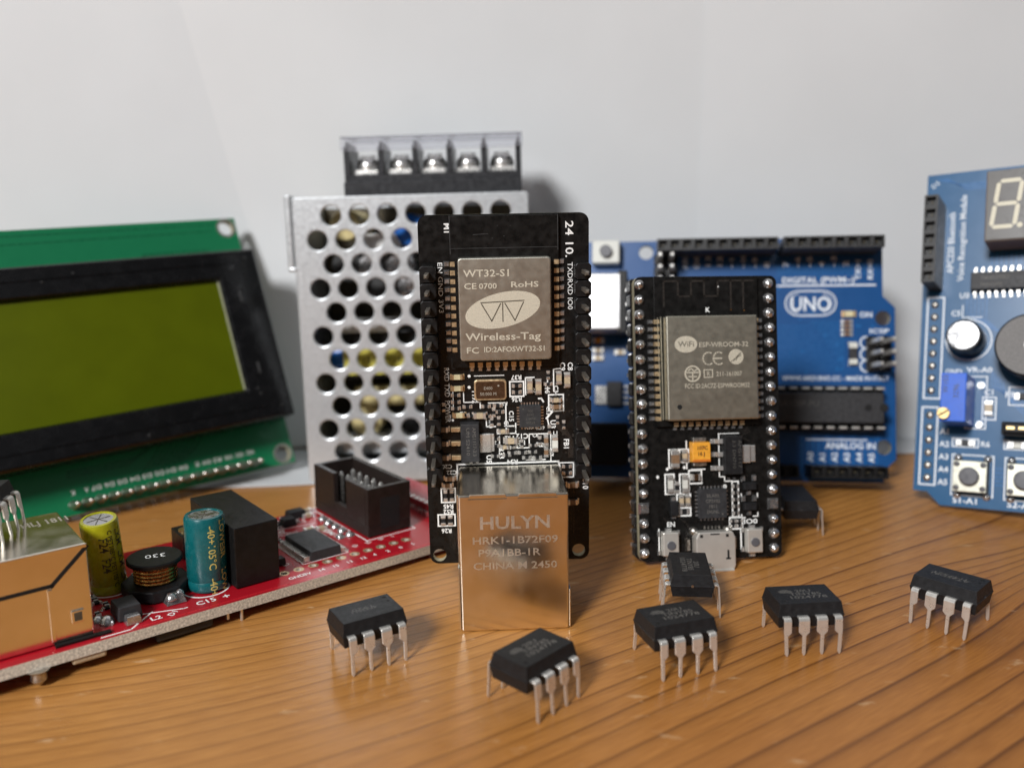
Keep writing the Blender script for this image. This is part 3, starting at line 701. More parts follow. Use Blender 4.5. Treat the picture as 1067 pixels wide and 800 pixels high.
    for k in range(14):
        y = 39.35-1.265*k
        for sx in (-1, 1):
            pads.box(*sorted((sx*8.3, sx*9.15)), y-.36, y+.36, .1, .95); sol.cbox(sx*9.65, y, 1.0, .8, 0, .4, .14)
    for k in range(10):
        x = -5.7+1.29*k
        pads.box(x-.4, x+.4, 21.45, 22.2, .1, .92); sol.cbox(x, 21.1, .75, .7, 0, .25, .1)
    pads.build('castellated_pads', 'gold', mod); sol.build('solder_fillets', 'solder', mod)
    # silkscreen
    s = MB()
    s.text('EN', -6.75, 4.35, 0, .85, align='CENTER', bold=.02); s.text('IO0', 7.35, 4.35, 0, .85, align='CENTER', width=2.4, bold=.02)
    s.frame(-7.6, -6.05, 9.95, 13.3, .22); s.frame(-5.05, -3.45, 9.9, 13.25, .22); s.frame(-3.4, -1.2, 11.6, 13.85, .22); s.frame(-5.6, -3.25, 7.7, 9.8, .22); s.frame(-5.6, -3.25, 6.15, 7.5, .22)
    s.frame(-6.85, -5.1, 14.4, 17.5, .2); s.frame(-4.95, -3.4, 15.3, 17.5, .2); s.frame(4.2, 5.3, 5.6, 11.7, .2); s.frame(3.65, 5.9, 3.55, 5.5, .22)
    s.path([(-3.75, 14.2), (-3.75, 18.9)], .22); s.path([(-2.9, 14.0), (-.6, 14.0)], .22); s.path([(2.0, 20.0), (2.0, 12.6), (2.9, 12.6), (2.9, 11.8), (4.2, 11.8)], .2); s.path([(2.2, 20.0), (5.6, 20.0)], .12)
    s.path([(5.8, 9.5), (5.8, 8.9), (6.4, 8.9)], .2); s.path([(7.9, 8.9), (8.7, 8.9), (8.7, 9.5)], .2); s.path([(5.8, 5.9), (5.8, 5.4), (6.4, 5.4)], .2); s.path([(7.9, 5.6), (8.7, 5.6), (8.7, 6.2)], .2)
    for x, y in ((-8.9, 12.9), (-4.2, 14.4), (-7.2, 14.2), (-6.0, 12.0)): s.prism([(x, y-.35), (x+.3, y), (x, y+.35), (x-.3, y)], 0, .03)
    s.ring(2.9, 10.9, .12, .35, 0, .03, 14)
    s.path([(-8.9, 4.0), (-8.9, .3)], .2); s.path([(5.6, 3.9), (5.6, .1)], .25); s.text('(  )', -9.1, 3.2, 0, .5)
    s.build('silkscreen', 'silk', r)
    # parts
    q = MB(); q.box(-3.35, .05, 15.3, 18.8, .25, 1.75, .12, .12); tc = q.build('tantalum_capacitor', 'tantalum', r, bevel=.12)
    q = MB(); q.text('107C', -2.5, 17.5, 1.75, .6, thick=.012); q.text('16 J', -2.4, 16.6, 1.75, .6, thick=.012); q.box(-3.2, -.1, 15.45, 15.85, 1.75, 1.765); q.build('marking', 'orange_ink', tc); q = MB(); q.text('107C', -2.5, 17.5, 1.77, .65, thick=.01, bold=.02); q.text('16 J', -2.4, 16.5, 1.77, .65, thick=.01, bold=.02); q.build('marking', 'ink_dark', tc)
    q = MB(); q.box(-2.9, -.4, 18.7, 19.5, .0, .9, .1, .05); q.box(-2.9, -.4, 14.6, 15.4, .0, .9, .1, .05); q.build('end_terminals', 'solder_dull', tc, bevel=.1)
    q = MB(); q.box(2.3, 5.7, 13.0, 19.7, .15, 1.75, .15, .12); rg = q.build('voltage_regulator', 'chip', r, bevel=.1)
    q = MB(); q.text('AMS1117', 4.8, 19, 1.75, .6, rot=-90, width=4.8, thick=.012); q.text('3.3 DN710', 3.8, 19, 1.75, .6, rot=-90, width=4.8, thick=.012); q.build('marking', 'chip_ink_faint', rg)
    for y in (18.75, 16.5, 14.15):
        q = MB(); q.strip([(0, 0, 0, 0)]*0 or [(2.4, .85, y-.4, y+.4), (1.7, .8, y-.4, y+.4), (1.2, .25, y-.4, y+.4), (.4, .2, y-.4, y+.4)], .22)
        o = q.build('leg', 'tin', rg, bevel=.05)
        for v in o.data.vertices: v.co = Vector((v.co.y, v.co.x, v.co.z))
        o.data.flip_normals()
    q = MB(); q.box(5.6, 7.3, 14.9, 18.0, .5, .85, 0, 0); q.box(7.2, 8.4, 15.0, 17.9, 0, .35); q.build('tab', 'tin', rg, bevel=.15)
    quad_chip(r, .45, 8.15, 5.0, 5.1, 7, ['SILABS', 'CP2102', '1811', 'DGNL'], ink='chip_ink')
    q = MB()   # micro usb socket
    q.prism([(-2.9, -2.9), (3.4, -2.9), (3.7, -2.2), (3.7, 2.6), (3.2, 3.6), (-2.7, 3.6), (-3.2, 2.6), (-3.2, -2.2)], .15, 2.55)
    q.box(-3.1, 3.6, -3.35, -2.7, .0, 2.85, .2, 0)
    usb = q.build('usb_socket', 'ribbon', r, bevel=.2, seg=3)
    q = MB(); q.box(2.2, 2.55, -.9, .5, 2.55, 2.57); q.box(1.95, 2.8, -1.1, -.8, 2.55, 2.57); q.box(-2.5, -2.0, 2.7, 3.2, 2.55, 2.57); q.box(2.0, 2.5, 2.7, 3.2, 2.55, 2.57); q.box(-.7, .9, 3.1, 3.35, 2.55, 2.57); q.build('punched_slots', 'hole_dark', usb)
    q = MB()
    for k in range(5): q.cbox(-.9+.65*k, 4.0, .32, .6, 0, .3, .05)
    q.cbox(-3.9, 1.2, .9, 2.2, 0, .6, .2); q.cbox(4.3, 1.2, .9, 2.2, 0, .6, .2); q.dome(-2.9, 3.5, .1, .8, .9, 12); q.dome(3.1, 3.5, .1, .8, .9, 12)
    q.build('solder_anchors', 'solder_dull', usb)
    for x, sgn in ((-7.2, 0), (7.55, 1)):
        q = MB(); q.box(x-1.45, x+1.45, -.5, 3.7, .1, 1.5, .1, .1); bt = q.build('push_button', 'ribbon', r, bevel=.15)
        q = MB(); q.cyl(x, 1.4, 1.5, 1.75, .75, 20); q.build('button_cap', 'btn_cap', bt, bevel=.05)
        q = MB(); q.cbox(x-.1, 3.85, 1.1, .6, .05, .5, .1); q.cbox(x-.1, -.9, 1.1, .8, .05, .5, .1); q.cbox(x-1.75, 3.3, .5, .9, 0, .45, .1); q.cbox(x-1.75, 0.0, .5, .9, 0, .45, .1); q.cbox(x+1.7, 3.3, .5, .9, 0, .4, .1); q.build('solder_tabs', 'tin', bt)
    capacitor(r, -5.95, 15.95, True, 2.7, 1.3, 1.1, body='brown_cer'); capacitor(r, -4.2, 16.4, True, 1.6, .85); capacitor(r, -6.82, 11.6, True, 2.7, .9, .8, body='white_nylon'); capacitor(r, -4.25, 11.6, True, 2.7, .9, .8, body='white_nylon')
    capacitor(r, -2.3, 12.7, l=1.4, w=1.1, body='xtal'); resistor(r, -5.55, 11.0, True, 1.5, .7); capacitor(r, -4.95, 8.8, True, 1.6, .75, body='ceramic'); capacitor(r, -3.85, 8.8, True, 1.6, .75); resistor(r, -4.4, 6.85, l=1.5, w=.8)
    q = MB(); q.cbox(-6.3, 7.5, 1.6, 2.6, .1, 1.0, .1); dd = q.build('diode', 'chip', r, bevel=.08)
    q = MB(); q.cbox(-6.3, 9.1, .9, .8, .0, .4, .1); q.cbox(-6.3, 5.95, .9, .6, .0, .4, .1); q.build('leg', 'solder', dd)
    for k in range(5): resistor(r, 4.75, 6.3+1.15*k, l=.75, w=.6)
    for x, y in ((4.2, 4.9), (5.3, 4.9), (4.2, 4.05), (5.3, 4.05)): two_end(r, 'chip_resistor', x, y, .7, .5, .35, 'chip')
    for x, y in ((7.1, 10.9), (7.1, 7.4)):
        q = MB(); q.cbox(x, y, 2.3, 1.4, .15, 1.1, .1); tr = q.build('transistor', 'chip', r, bevel=.08)
        q = MB(); q.cbox(x-1.0, y+1.3, .8, 1.1, 0, .5, .15); q.cbox(x+1.0, y+1.3, .8, 1.1, 0, .5, .15); q.cbox(x, y-1.2, .8, .9, 0, .5, .15); q.build('leg', 'solder', tr)
    q = MB(); q.cbox(4.6, 12.2, .5, .5, 0, .3, .1); q.cbox(3.6, 12.2, .5, .5, 0, .3, .1); q.build('solder_dots', 'solder', r)
    return r
esp_board()

# ------------------------------------------------------------------ blue board behind
def uno_board():
    R = pose(-8.6, -14.2, -.41)
    r = thing('development_board', 'large blue board with white UNO lettering standing behind the small black board', 'circuit board', (14.3, 189.3, .7), R)
    out = [(0, 0), (66.04, 0), (66.04, 2.54), (68.58, 5.08), (68.58, 37.85), (66.04, 40.4), (66.04, 51.8), (64.5, 53.34), (0, 53.34)]
    plate('board', out, [(13.97, 2.54, 1.6), (15.24, 50.8, 1.6), (66.04, 35.56, 1.6), (66.04, 7.62, 1.6)], -1.6, 0, 'pcb_blue', 'fr4', r)
    t = MB(); rnd = random.Random(3)
    for k in range(34):
        x = 44+k*.62; t.path([(x, 47.0), (x, 44.9)], .16, 0, .012)
    for k in range(14): y = 24.2+k*.75; t.path([(42, y), (57-k*.5, y), (57.8-k*.5, y+.8), (57.8-k*.5, 35)], .14, 0, .012)
    for k in range(14): t.path([(49+1.2*k, 9.5), (49+1.2*k, 2)], .2, 0, .012)
    for k in range(30): t.cyl(rnd.uniform(44, 64), rnd.uniform(23, 46), 0, .02, .28, 8)
    t.build('copper_traces', 'trace_blue', r)
    female_header(r, 10, 18.8, 50.8, mat='plastic_g'); female_header(r, 8, 45.72-.4, 50.8, mat='plastic_g'); female_header(r, 6, 50.8, 2.54); female_header(r, 8, 27.94, 2.54)
    s = MB(); z = 0
    for k, tx in enumerate(['SCL', 'SDA', 'AREF', 'GND', '13', '12', '~11', '~10', '~9', '8']): s.text(tx, 18.8+2.54*k+.55, 46.9, z, 1.15, rot=90, width=len(tx)*1.0+.3, bold=.02)
    for k, tx in enumerate(['7', '~6', '~5', '4', '~3', '2', 'TX>1', 'RX<0']): s.text(tx, 45.72+2.54*k+.55, 46.9 if len(tx) < 4 else 44.0, z, 1.15, rot=90, width=len(tx)*1.0+.3, bold=.02)
    s.text('DIGITAL (PWM~)', 44.9, 44.0-.55, z, 1.3, width=15.2, bold=.02); s.line(44, 42.85, 64.5, 42.85, .35)
    for sgn in (1, -1): s.path([(48.4, 38.95+sgn*2.7), (53.6, 38.95+sgn*2.7)], .3)
    for cx, a0 in ((48.4, 90), (53.6, -90)):
        s.path([(cx+2.75*cos(radians(a0+18*k)), 38.95+2.7*sin(radians(a0+18*k))) for k in range(11)], .3)
        s.path([(cx+1.85*cos(radians(a0+18*k)), 38.95+2.05*sin(radians(a0+18*k))) for k in range(11)], .16)
    s.text('UNO', 51.0, 37.3, z, 3.2, align='CENTER', width=8.4, bold=.018)
    s.text('ON', 61.2, 35.8, z, 1.2, bold=.02, width=2.6); s.text('ICSP', 63.2, 32.3, z, 1.0, bold=.02, width=4)
    s.text('WWW.ARDUINO.CC - MADE IN ITALY', 45.0, 22.0, z, 1.05, width=22.3, bold=.015)
    s.text('ANALOG IN', 54.0, 7.2, z, 1.45, width=10.4, bold=.02); s.line(50.0, 9.15, 62.5, 9.15, .25)
    for k in range(6): s.text('A%d' % k, 50.8+2.54*k+.6, 4.35, z, 1.3, rot=90, bold=.02)
    for y in (25.2, 27.74, 30.28): s.ring(62.6, y, 1.1, 1.4, 0, .03, 20)
    s.build('silkscreen', 'silk_dim', r)
    # long socketed chip
    q = MB(); q.box(29.6, 65.1, 10.9, 20.9, .05, 3.6, .1, .2); sk = q.build('chip_socket', 'plastic', r, bevel=.15)
    q = MB(); q.box(30.0, 64.6, 12.5, 19.4, 3.7, 7.2, .3, .35); body = q.build('processor_chip', 'chip_grey', r, bevel=.15)
    q = MB(); q.cyl(61.2, 16.0, 7.19, 7.22, .75, 20); q.cyl(64.3, 16.0, 7.19, 7.22, .9, 20); q.build('index_mark', 'hole_dark', body)
    q = MB(); q.text('ATMEGA328P-PU', 38, 16.2, 7.2, 1.3, thick=.012); q.build('marking', 'chip_ink_faint', body)
    for k in range(14):
        for sy, y in ((1, 20.1), (-1, 11.8)):
            q = MB(); q.box(31.2+2.54*k-.75, 31.2+2.54*k+.75, y-.35, y+.35, 3.4, 5.5, .0, .1); q.build('pin', 'leg', body, bevel=.1)
    # silver usb socket, power jack, reset button, small parts
    q = MB(); q.box(-6.2, 9.9, 32.2, 44.4, .3, 11.0); u = q.build('usb_socket', 'steel_bright', r, bevel=.4)
    q = MB(); q.box(9.2, 11.2, 31.6, 45.0, .1, 10.4); q.build('socket_shroud', 'plastic', u, bevel=.2)
    q = MB(); q.box(-1.8, 11.6, 3.3, 12.3, .1, 10.9); q.cyl(-1.9, 7.8, 7.8, 7.8, 1, 4) if 0 else None; q.build('power_jack', 'plastic', r, bevel=.4)
    q = MB(); q.box(3.2, 9.4, 47.9, 53.1, .3, 3.4, .1, .1); b = q.build('reset_button', 'white_nylon', r, bevel=.2)
    q = MB(); q.cyl(6.3, 50.5, 3.4, 4.6, 1.35, 24); q.build('button_cap', 'btn_cap', b, bevel=.1)
    for x, y in ((20.0, 9.5), (26.5, 9.5)):
        q = MB(); q.lathe([(3.1, .3), (3.15, .8), (3.15, 5.2), (2.95, 5.5), (2.6, 5.5)], (x, y, 0), 28); q.build('round_capacitor', 'alu_top', r)
    smd_led(r, 59.0, 36.5, l=2.6, w=1.3)
    for k in range(4): two_end(r, 'chip_resistor', 58.55, 34.9-.95*k, 2.0, .7, .5, 'brown_cer')
    for y, m_ in ((29.9, 0),): two_end(r, 'crystal', 59.7, 27.8, 4.6, 1.7, 1.2, 'chip_grey', True, end='white_nylon')
    for x, y in ((4.6, 28.6), (4.6, 26.9), (9.6, 28.2)): capacitor(r, x, y, l=2.2, w=1.2, body='ceramic')
    capacitor(r, 4.6, 29.6+1.2, l=2.2, w=1.2, body='tantalum')
    q = MB(); q.box(6.6, 10.0, 16.0, 21.6, .1, 1.8, .1, .1); vr = q.build('voltage_regulator', 'chip_grey', r, bevel=.1)
    q = MB(); q.box(4.0, 6.6, 16.4, 20.6, .05, .8); q.build('tab', 'tin', vr, bevel=.1)
    for k in range(4):
        q = MB(); q.cbox(11.0, 16.7+1.25*k, 1.3, .6, .05, .5, .1); q.build('leg', 'tin', vr)
    for nm, x0, y0 in (('a', 63.5, 25.2), ('b', 18.2, 43.6)):
        pin_header(r, 'pin_header', [(x0+2.54*i, y0+2.54*j) for i in range(2) for j in range(3)], (.05, 1.9), 9.0, -.3, hood='plastic', pinmat='leg', pin_r=.46)
    return r
uno_board()

# ------------------------------------------------------------------ shield at the right
def shield():
    R = pose(-37.76, -17.36, -5.26)
    r = thing('display_shield', 'blue board at the right edge with digit display, round buzzer and push buttons', 'circuit board', (81.14, 169.22, .35), R)
    out = [(0, 68.58), (0, 2.54), (2.54, 2.54), (5.08, 0), (48, 0), (50.5, 2.5), (53.3, 2.5), (53.3, 68.58)]
    plate('board', out, [], -1.6, 0, 'pcb_shield', 'fr4', r)
    t = MB()
    for k in range(12): t.path([(12.6+.85*k, 51), (12.6+.85*k, 48.6)], .2, 0, .012)
    for k in range(6): t.path([(8.5+.7*k, 42), (8.5+.7*k, 39-.3*k), (12+.6*k, 36-.3*k)], .16, 0, .012)
    for k in range(5): t.path([(14.3, 8.0-.8*k), (16.6, 8.0-.8*k)], .2, 0, .012)
    for k in range(5): t.path([(13.5+.5*k, 27-.5*k), (13.5+.5*k, 24-.3*k), (19, 22-.8*k)], .2, 0, .012)
    for k in range(4): t.path([(2+.6*k, 67.5), (6+.5*k, 66-.4*k), (11, 66-.4*k)], .16, 0, .012)
    t.build('copper_traces', 'trace_blue', r)
    female_header(r, 7, 2.55, 45.05, 8.5, horizontal=False, mat='plastic_g')
    s = MB()
    s.text('APC220 Bluetooth', 5.6, 47.3, 0, 1.25, rot=90, width=12.8, bold=.01); s.text('Voice Recognition Module', 7.6, 45.6, 0, 1.25, rot=90, width=18, bold=.01)
    s.frame(1.15, 4.2, 21.4, 42.3, .25); s.frame(1.05, 3.95, 2.9+1.0, 19.6, .25)
    for k in range(6): s.text('A%d' % k, 4.5, 17.4-2.54*k-.6, 0, 1.15, bold=.02)
    s.text('GND', 5.0, 26.5, 0, 1.0, bold=.02); s.text('VR-A0', 8.9, 26.9, 0, 1.05, bold=.02, width=4.6); s.text('C5', 5.6, 38.4, 0, 1.1, bold=.02); s.text('C1', 12.2, 22.4, 0, 1.1, bold=.02)
    s.text('R6', 11.9, 12.1, 0, 1.1, bold=.02); s.text('R9', 15.8, 22.0, 0, 1.1, bold=.02); s.text('S1-A1', 7.3, .75, 0, 1.2, bold=.02, width=4.3); s.text('S2-A2', 16.8, .75, 0, 1.2, bold=.02, width=4.6); s.text('U3', 7.0, 42.0, 0, 1.1, bold=.02)
    s.frame(12.0, 14.3, 17.5, 21.9, .2); s.frame(6.9, 11.5, 11.9, 13.5, .2); s.frame(16.0, 21, 11.9, 13.6, .2); s.frame(7.0, 14.3, 2.3, 10.3, .2); s.frame(16.3, 23.8, 2.1, 10.2, .2); s.frame(9.0, 12.6, 15.6, 26.0, .18); s.frame(16.5, 21, 20.5, 24, .2)
    s.ring(9.0, 33.4, 4.0, 4.25, 0, .03, 32); s.text('D2', 1.2, 65.5, 0, 1.0, rot=40); s.line(11.9, 67.0, 11.9, 52, .2)
    s.path([(7.7, 40.5), (7.7, 38), (11.2, 38)], .2)
    s.build('silkscreen', 'silk_dim', r)
    for k in range(8):
        q = MB(); q.dome(2.5, 40.8-2.54*k, 0, .8, .5, 14, 3); q.build('solder_joint', 'solder_dull', r)
    for k in range(6):
        q = MB(); q.dome(2.5, 18.0-2.54*k, 0, .8, .5, 14, 3); q.build('solder_joint', 'solder_dull', r)
    # four digit display
    q = MB(); q.box(12.2, 42.4, 51.3, 65.4, .3, 7.8); d = q.build('digit_display', 'display_side', r, bevel=.2)
    q = MB(); q.box(12.45, 42.2, 51.5, 65.2, 7.8, 8.05); q.build('display_face', 'display', d, bevel=.05)
    for n in range(4):
        x0 = 13.3+7.3*n; q = MB(); sl = .13
        def seg(xa, ya, xb, yb): 
            a = Vector((xa+sl*(ya-54), ya)); b = Vector((xb+sl*(yb-54), yb)); dd = (b-a).normalized(); w = .38; nn = Vector((-dd.y, dd.x))*w
            p = [a, a+dd*w+nn, b-dd*w+nn, b, b-dd*w-nn, a+dd*w-nn]; q.prism([(v.x, v.y) for v in p], 8.05, 8.07)
        L_, W_ = 4.5, 3.9
        seg(x0+.1, 54.0, x0+W_-.1, 54.0); seg(x0+.1, 58.5, x0+W_-.1, 58.5); seg(x0+.1, 63.0, x0+W_-.1, 63.0)
        for xx in (x0, x0+W_): seg(xx, 54.15, xx, 58.35); seg(xx, 58.65, xx, 62.85)
        q.cyl(x0+W_+.95, 54.1, 8.05, 8.07, .5, 16); q.build('digit', 'segment', d)
    # wide chip
    q = MB(); q.box(9.1, 20.2, 43.1, 46.9, .2, 2.1, .15, .15); ic = q.build('driver_chip', 'chip_grey', r, bevel=.12)
    q = MB(); q.text('74HC595D', 11, 45.2, 2.1, .8, thick=.012); q.text('PHN1243', 11, 43.9, 2.1, .7, thick=.012); q.build('marking', 'chip_ink', ic)
    for k in range(8):
        for y, sy in ((47.6, 1), (42.4, -1)):
            q = MB(); q.box(9.9+1.27*k-.25, 9.9+1.27*k+.25, y-.3-.3, y+.6, .0, .5, .05, .1); q.box(9.9+1.27*k-.25, 9.9+1.27*k+.25, min(y, y-.6*sy), max(y, y-.6*sy), .4, 1.1); q.build('leg', 'leg', ic)
    # electrolytic capacitor
    q = MB(); q.lathe([(3.15, .3), (3.2, .8), (3.2, 6.4), (3.05, 6.8)], (9.1, 33.2, 0), 36); cp = q.build('round_capacitor', 'plastic', r)
    q = MB(); q.lathe([(2.75, 6.6), (2.7, 6.9), (.1, 6.95)], (9.1, 33.2, 0), 36); q.build('capacitor_top', 'alu_top', cp)
    q = MB(); q.lathe([(5.9, .3), (6.0, .6), (6.0, 7.6), (5.7, 8.0)], (20.6, 31.0, 0), 48); bz = q.build('buzzer', 'plastic', r)
    q = MB(); q.lathe([(1.1, 8.02), (5.6, 8.02), (5.6, 8.07), (1.1, 8.07), (1.1, 8.02)], (20.6, 31.0, 0), 48, cap=False); q.build('buzzer_face', 'buzzer', bz)
    q = MB(); q.cyl(20.6, 31.0, 8.0, 8.04, 1.05, 24); q.build('sound_hole', 'silk', bz)
    # blue trimmer
    q = MB(); q.box(5.9, 10.6, 15.9, 25.5, .3, 9.6, .1, .1); pt = q.build('trimmer', 'pot_blue', r, bevel=.2)
    q = MB(); q.cyl(6.8, 17.5, 9.3, 10.4, 1.15, 24); sc = q.build('adjusting_screw', 'brass', pt, bevel=.1)
    q = MB(Matrix.Translation((6.8, 17.5, 0)) @ Matrix.Rotation(radians(35), 4, 'Z')); q.box(-1.1, 1.1, -.15, .15, 10.38, 10.42); q.build('screw_slot', 'hole_dark', sc)
    q = MB(); q.text('W103', 7.3, 21.5, 9.6, 1.0, rot=90, thick=.012); q.text('3296', 9.2, 20.5, 9.6, 1.0, rot=90, thick=.012); q.build('marking', 'ink_dark', pt)
    q = MB(); q.cyl(11.6, 24.2, 0, .5, .7, 14); q.cyl(11.6, 16.4, 0, .5, .7, 14); q.build('solder_dots', 'solder', pt)
    capacitor(r, 13.15, 19.7, True, 2.6, 1.4, 1.1); two_end(r, 'chip_resistor', 9.2, 12.7, 3.0, 1.2, .6, 'chip_grey', ef=.3); two_end(r, 'chip_resistor', 18.3, 12.75, 3.2, 1.3, .6, 'white_nylon', ef=.3); two_end(r, 'chip_resistor', 19, 22.2, 2.6, 1.3, .6, 'chip_grey')
    # jumper and its pins
    q = MB(); q.box(16.0, 23.2, 14.3, 16.8, .1, 5.2); q.box(16.3, 22.6, 14.5, 16.6, 5.2, 6.0, .2, .2); jm = q.build('jumper', 'plastic', r, bevel=.25)
    q = MB(); q.box(17.0, 18.3, 15.3, 15.8, 6.0, 6.15); q.box(19.0, 20.3, 15.3, 15.8, 6.0, 6.15); q.build('pin_tips', 'brass', jm)
    for x in (10.7, 20.0, 29.3, 38.5):
        q = MB(); q.box(x-3.05, x+3.05, 2.9, 9.1, .5, 3.2); b = q.build('push_button', 'plastic', r, bevel=.15)
        q = MB(); q.box(x-3.0, x+3.0, 2.95, 9.05, 3.2, 3.5, .08, .08); q.build('button_plate', 'btn_metal', b, bevel=.08)
        q = MB(); q.lathe([(1.8, 3.5), (1.75, 4.6), (1.55, 4.8), (.1, 4.82)], (x, 6.0, 0), 30); q.build('button_cap', 'btn_cap', b)
        for dx in (-2.3, 2.3):
            for dy in (-2.3, 2.3):
                q = MB(); q.dome(x+dx, 6.0+dy, 3.5, .55, .3, 14, 3); q.build('rivet', 'btn_cap', b)
        for dx, dy in ((-2.6, 4.0), (2.6, 4.0), (-2.6, -4.0), (2.6, -4.0)):
            q = MB(); q.dome(x+dx, 6.0+dy*.92, 0, .85, .7, 12, 3); q.build('solder_joint', 'solder', b)
    return r
shield()

# ------------------------------------------------------------------ character display, left
def display_module():
    R = pose(38.99, -20.51, -1.71)
    r = thing('character_display', 'green board with black framed olive display window leaning at the left', 'display', (-126.75, 135.43, .3), R)
    plate('board', [(0, 0), (98, 0), (98, 60), (0, 60)], [(95.5, 57.7, 1.75), (95.5, 2.5, 1.75), (2.5, 57.7, 1.75), (2.5, 2.5, 1.75)], -1.6, 0, 'pcb_green', 'fr4', r)
    q = MB()
    for cy in (57.7, 2.5):
        for cx in (95.5, 2.5): q.ring(cx, cy, 1.78, 2.3, 0, .03, 28)
    q.build('hole_rings', 'solder_dull', r)
    t = MB()
    t.path([(45, 56.9), (88, 57.1), (92, 57.1)], .25, 0, .012); t.path([(64, 51.4), (74, 51.4), (75.5, 52.6), (90, 52.6)], .35, 0, .012); t.path([(40, 58.7), (93, 58.7)], .25, 0, .012)
    for k in range(8): t.path([(63+1.3*k, 4.2+.2*k), (67+1.3*k, 8.0), (69+1.3*k, 10.2)], .3, 0, .012)
    for k in range(3): t.path([(50, 7.6+.6*k), (62+k, 7.6+.6*k), (66+k, 10.4)], .25, 0, .012)
    t.build('copper_traces', 'trace_green', r)
    # bezel: folded steel frame with a window
    b = MB()
    X0, X1, Y0, Y1 = .8, 97.0, 10.2, 49.6; wx0, wx1, wy0, wy1 = 10.4, 87.6, 17.2, 43.2; zt = 9.0; rt = 7.9
    o_ = [(X0, Y0), (X1, Y0), (X1, Y1), (X0, Y1)]; ot = [(X0+.5, Y0+.5), (X1-.5, Y0+.5), (X1-.5, Y1-.5), (X0+.5, Y1-.5)]
    w_ = [(wx0, wy0), (wx1, wy0), (wx1, wy1), (wx0, wy1)]; wi = [(wx0+.5, wy0+.5), (wx1-.5, wy0+.5), (wx1-.5, wy1-.5), (wx0+.5, wy1-.5)]
    v = [(x, y, .1) for x, y in o_] + [(x, y, zt-.6) for x, y in o_] + [(x, y, zt) for x, y in ot] + [(x, y, zt) for x, y in w_] + [(x, y, rt) for x, y in wi]
    f = []
    for j in range(4):
        for k in range(4): p, q_ = j*4+k, j*4+(k+1) % 4; f.append((p, q_, q_+4, p+4))
    b._new(v, f); bz = b.build('bezel', 'bezel', r, bevel=.25, fix=True)
    # raised rib along the top and bottom of the bezel, crimp marks at the side
    q = MB(); q.box(6, 91.5, 46.3, 46.75, 9.0, 9.25, .1, .1); q.box(6, 91.5, 13.1, 13.6, 9.0, 9.25, .1, .1); q.build('bezel_ribs', 'bezel', bz, bevel=.1)
    q = MB()
    for x, y, h in ((91.2, 38.6, 1.6), (91.2, 22.0, 1.6), (89.8, 17.4, .3), (90.2, 16.2, .3), (94.3, 47.4, .3), (94.3, 12.9, .3), (64.9, 11.9, .3), (52, 45.9, .25), (58, 47.2, .25)):
        q.cbox(x, y, .55, h*1.6, 9.0, 9.22, .15)
    q.build('crimp_marks', 'plastic_g', bz, bevel=.1)
    q = MB(); q.box(wx0+.3, wx1-.3, wy0+.3, wy1-.3, 7.0, 7.75); q.build('display_window', 'lcd', r)
    q = MB(); q.box(wx1-.55, wx1-.15, wy0+.6, wy1-.6, 7.7, 8.3); q.build('window_edge', 'lcd_edge', r)
    # header: sixteen soldered pins along the lower edge
    s = MB(); names = ['VSS', 'VDD', 'V0', 'RS', 'RW', 'E', 'D0', 'D1', 'D2', 'D3', 'D4', 'D5', 'D6', 'D7', 'A', 'K']
    for k in range(16):
        x = 88.1-2.54*k
        j = MB(); j.dome(x, 2.0, 0, 1.0, .9, 16, 4); j.lathe([(.95, .3), (.72, 1.2), (.58, 3.6), (.50, 5.0), (.15, 5.3)], (x, 1.9, 0), 10); j.build('solder_joint', 'solder_dull', r)
        s.text(names[k], x+.8, 4.9, 0, .95, rot=180, bold=.02, width=1.9 if len(names[k]) > 1 else .8)
    s.build('silkscreen', 'silk', r)
    pin_header(r, 'pin_header', [(88.1-2.54*k, 2.0) for k in range(16)], (-4.2, -1.65), -1.7, -9.5)
    return r
display_module()

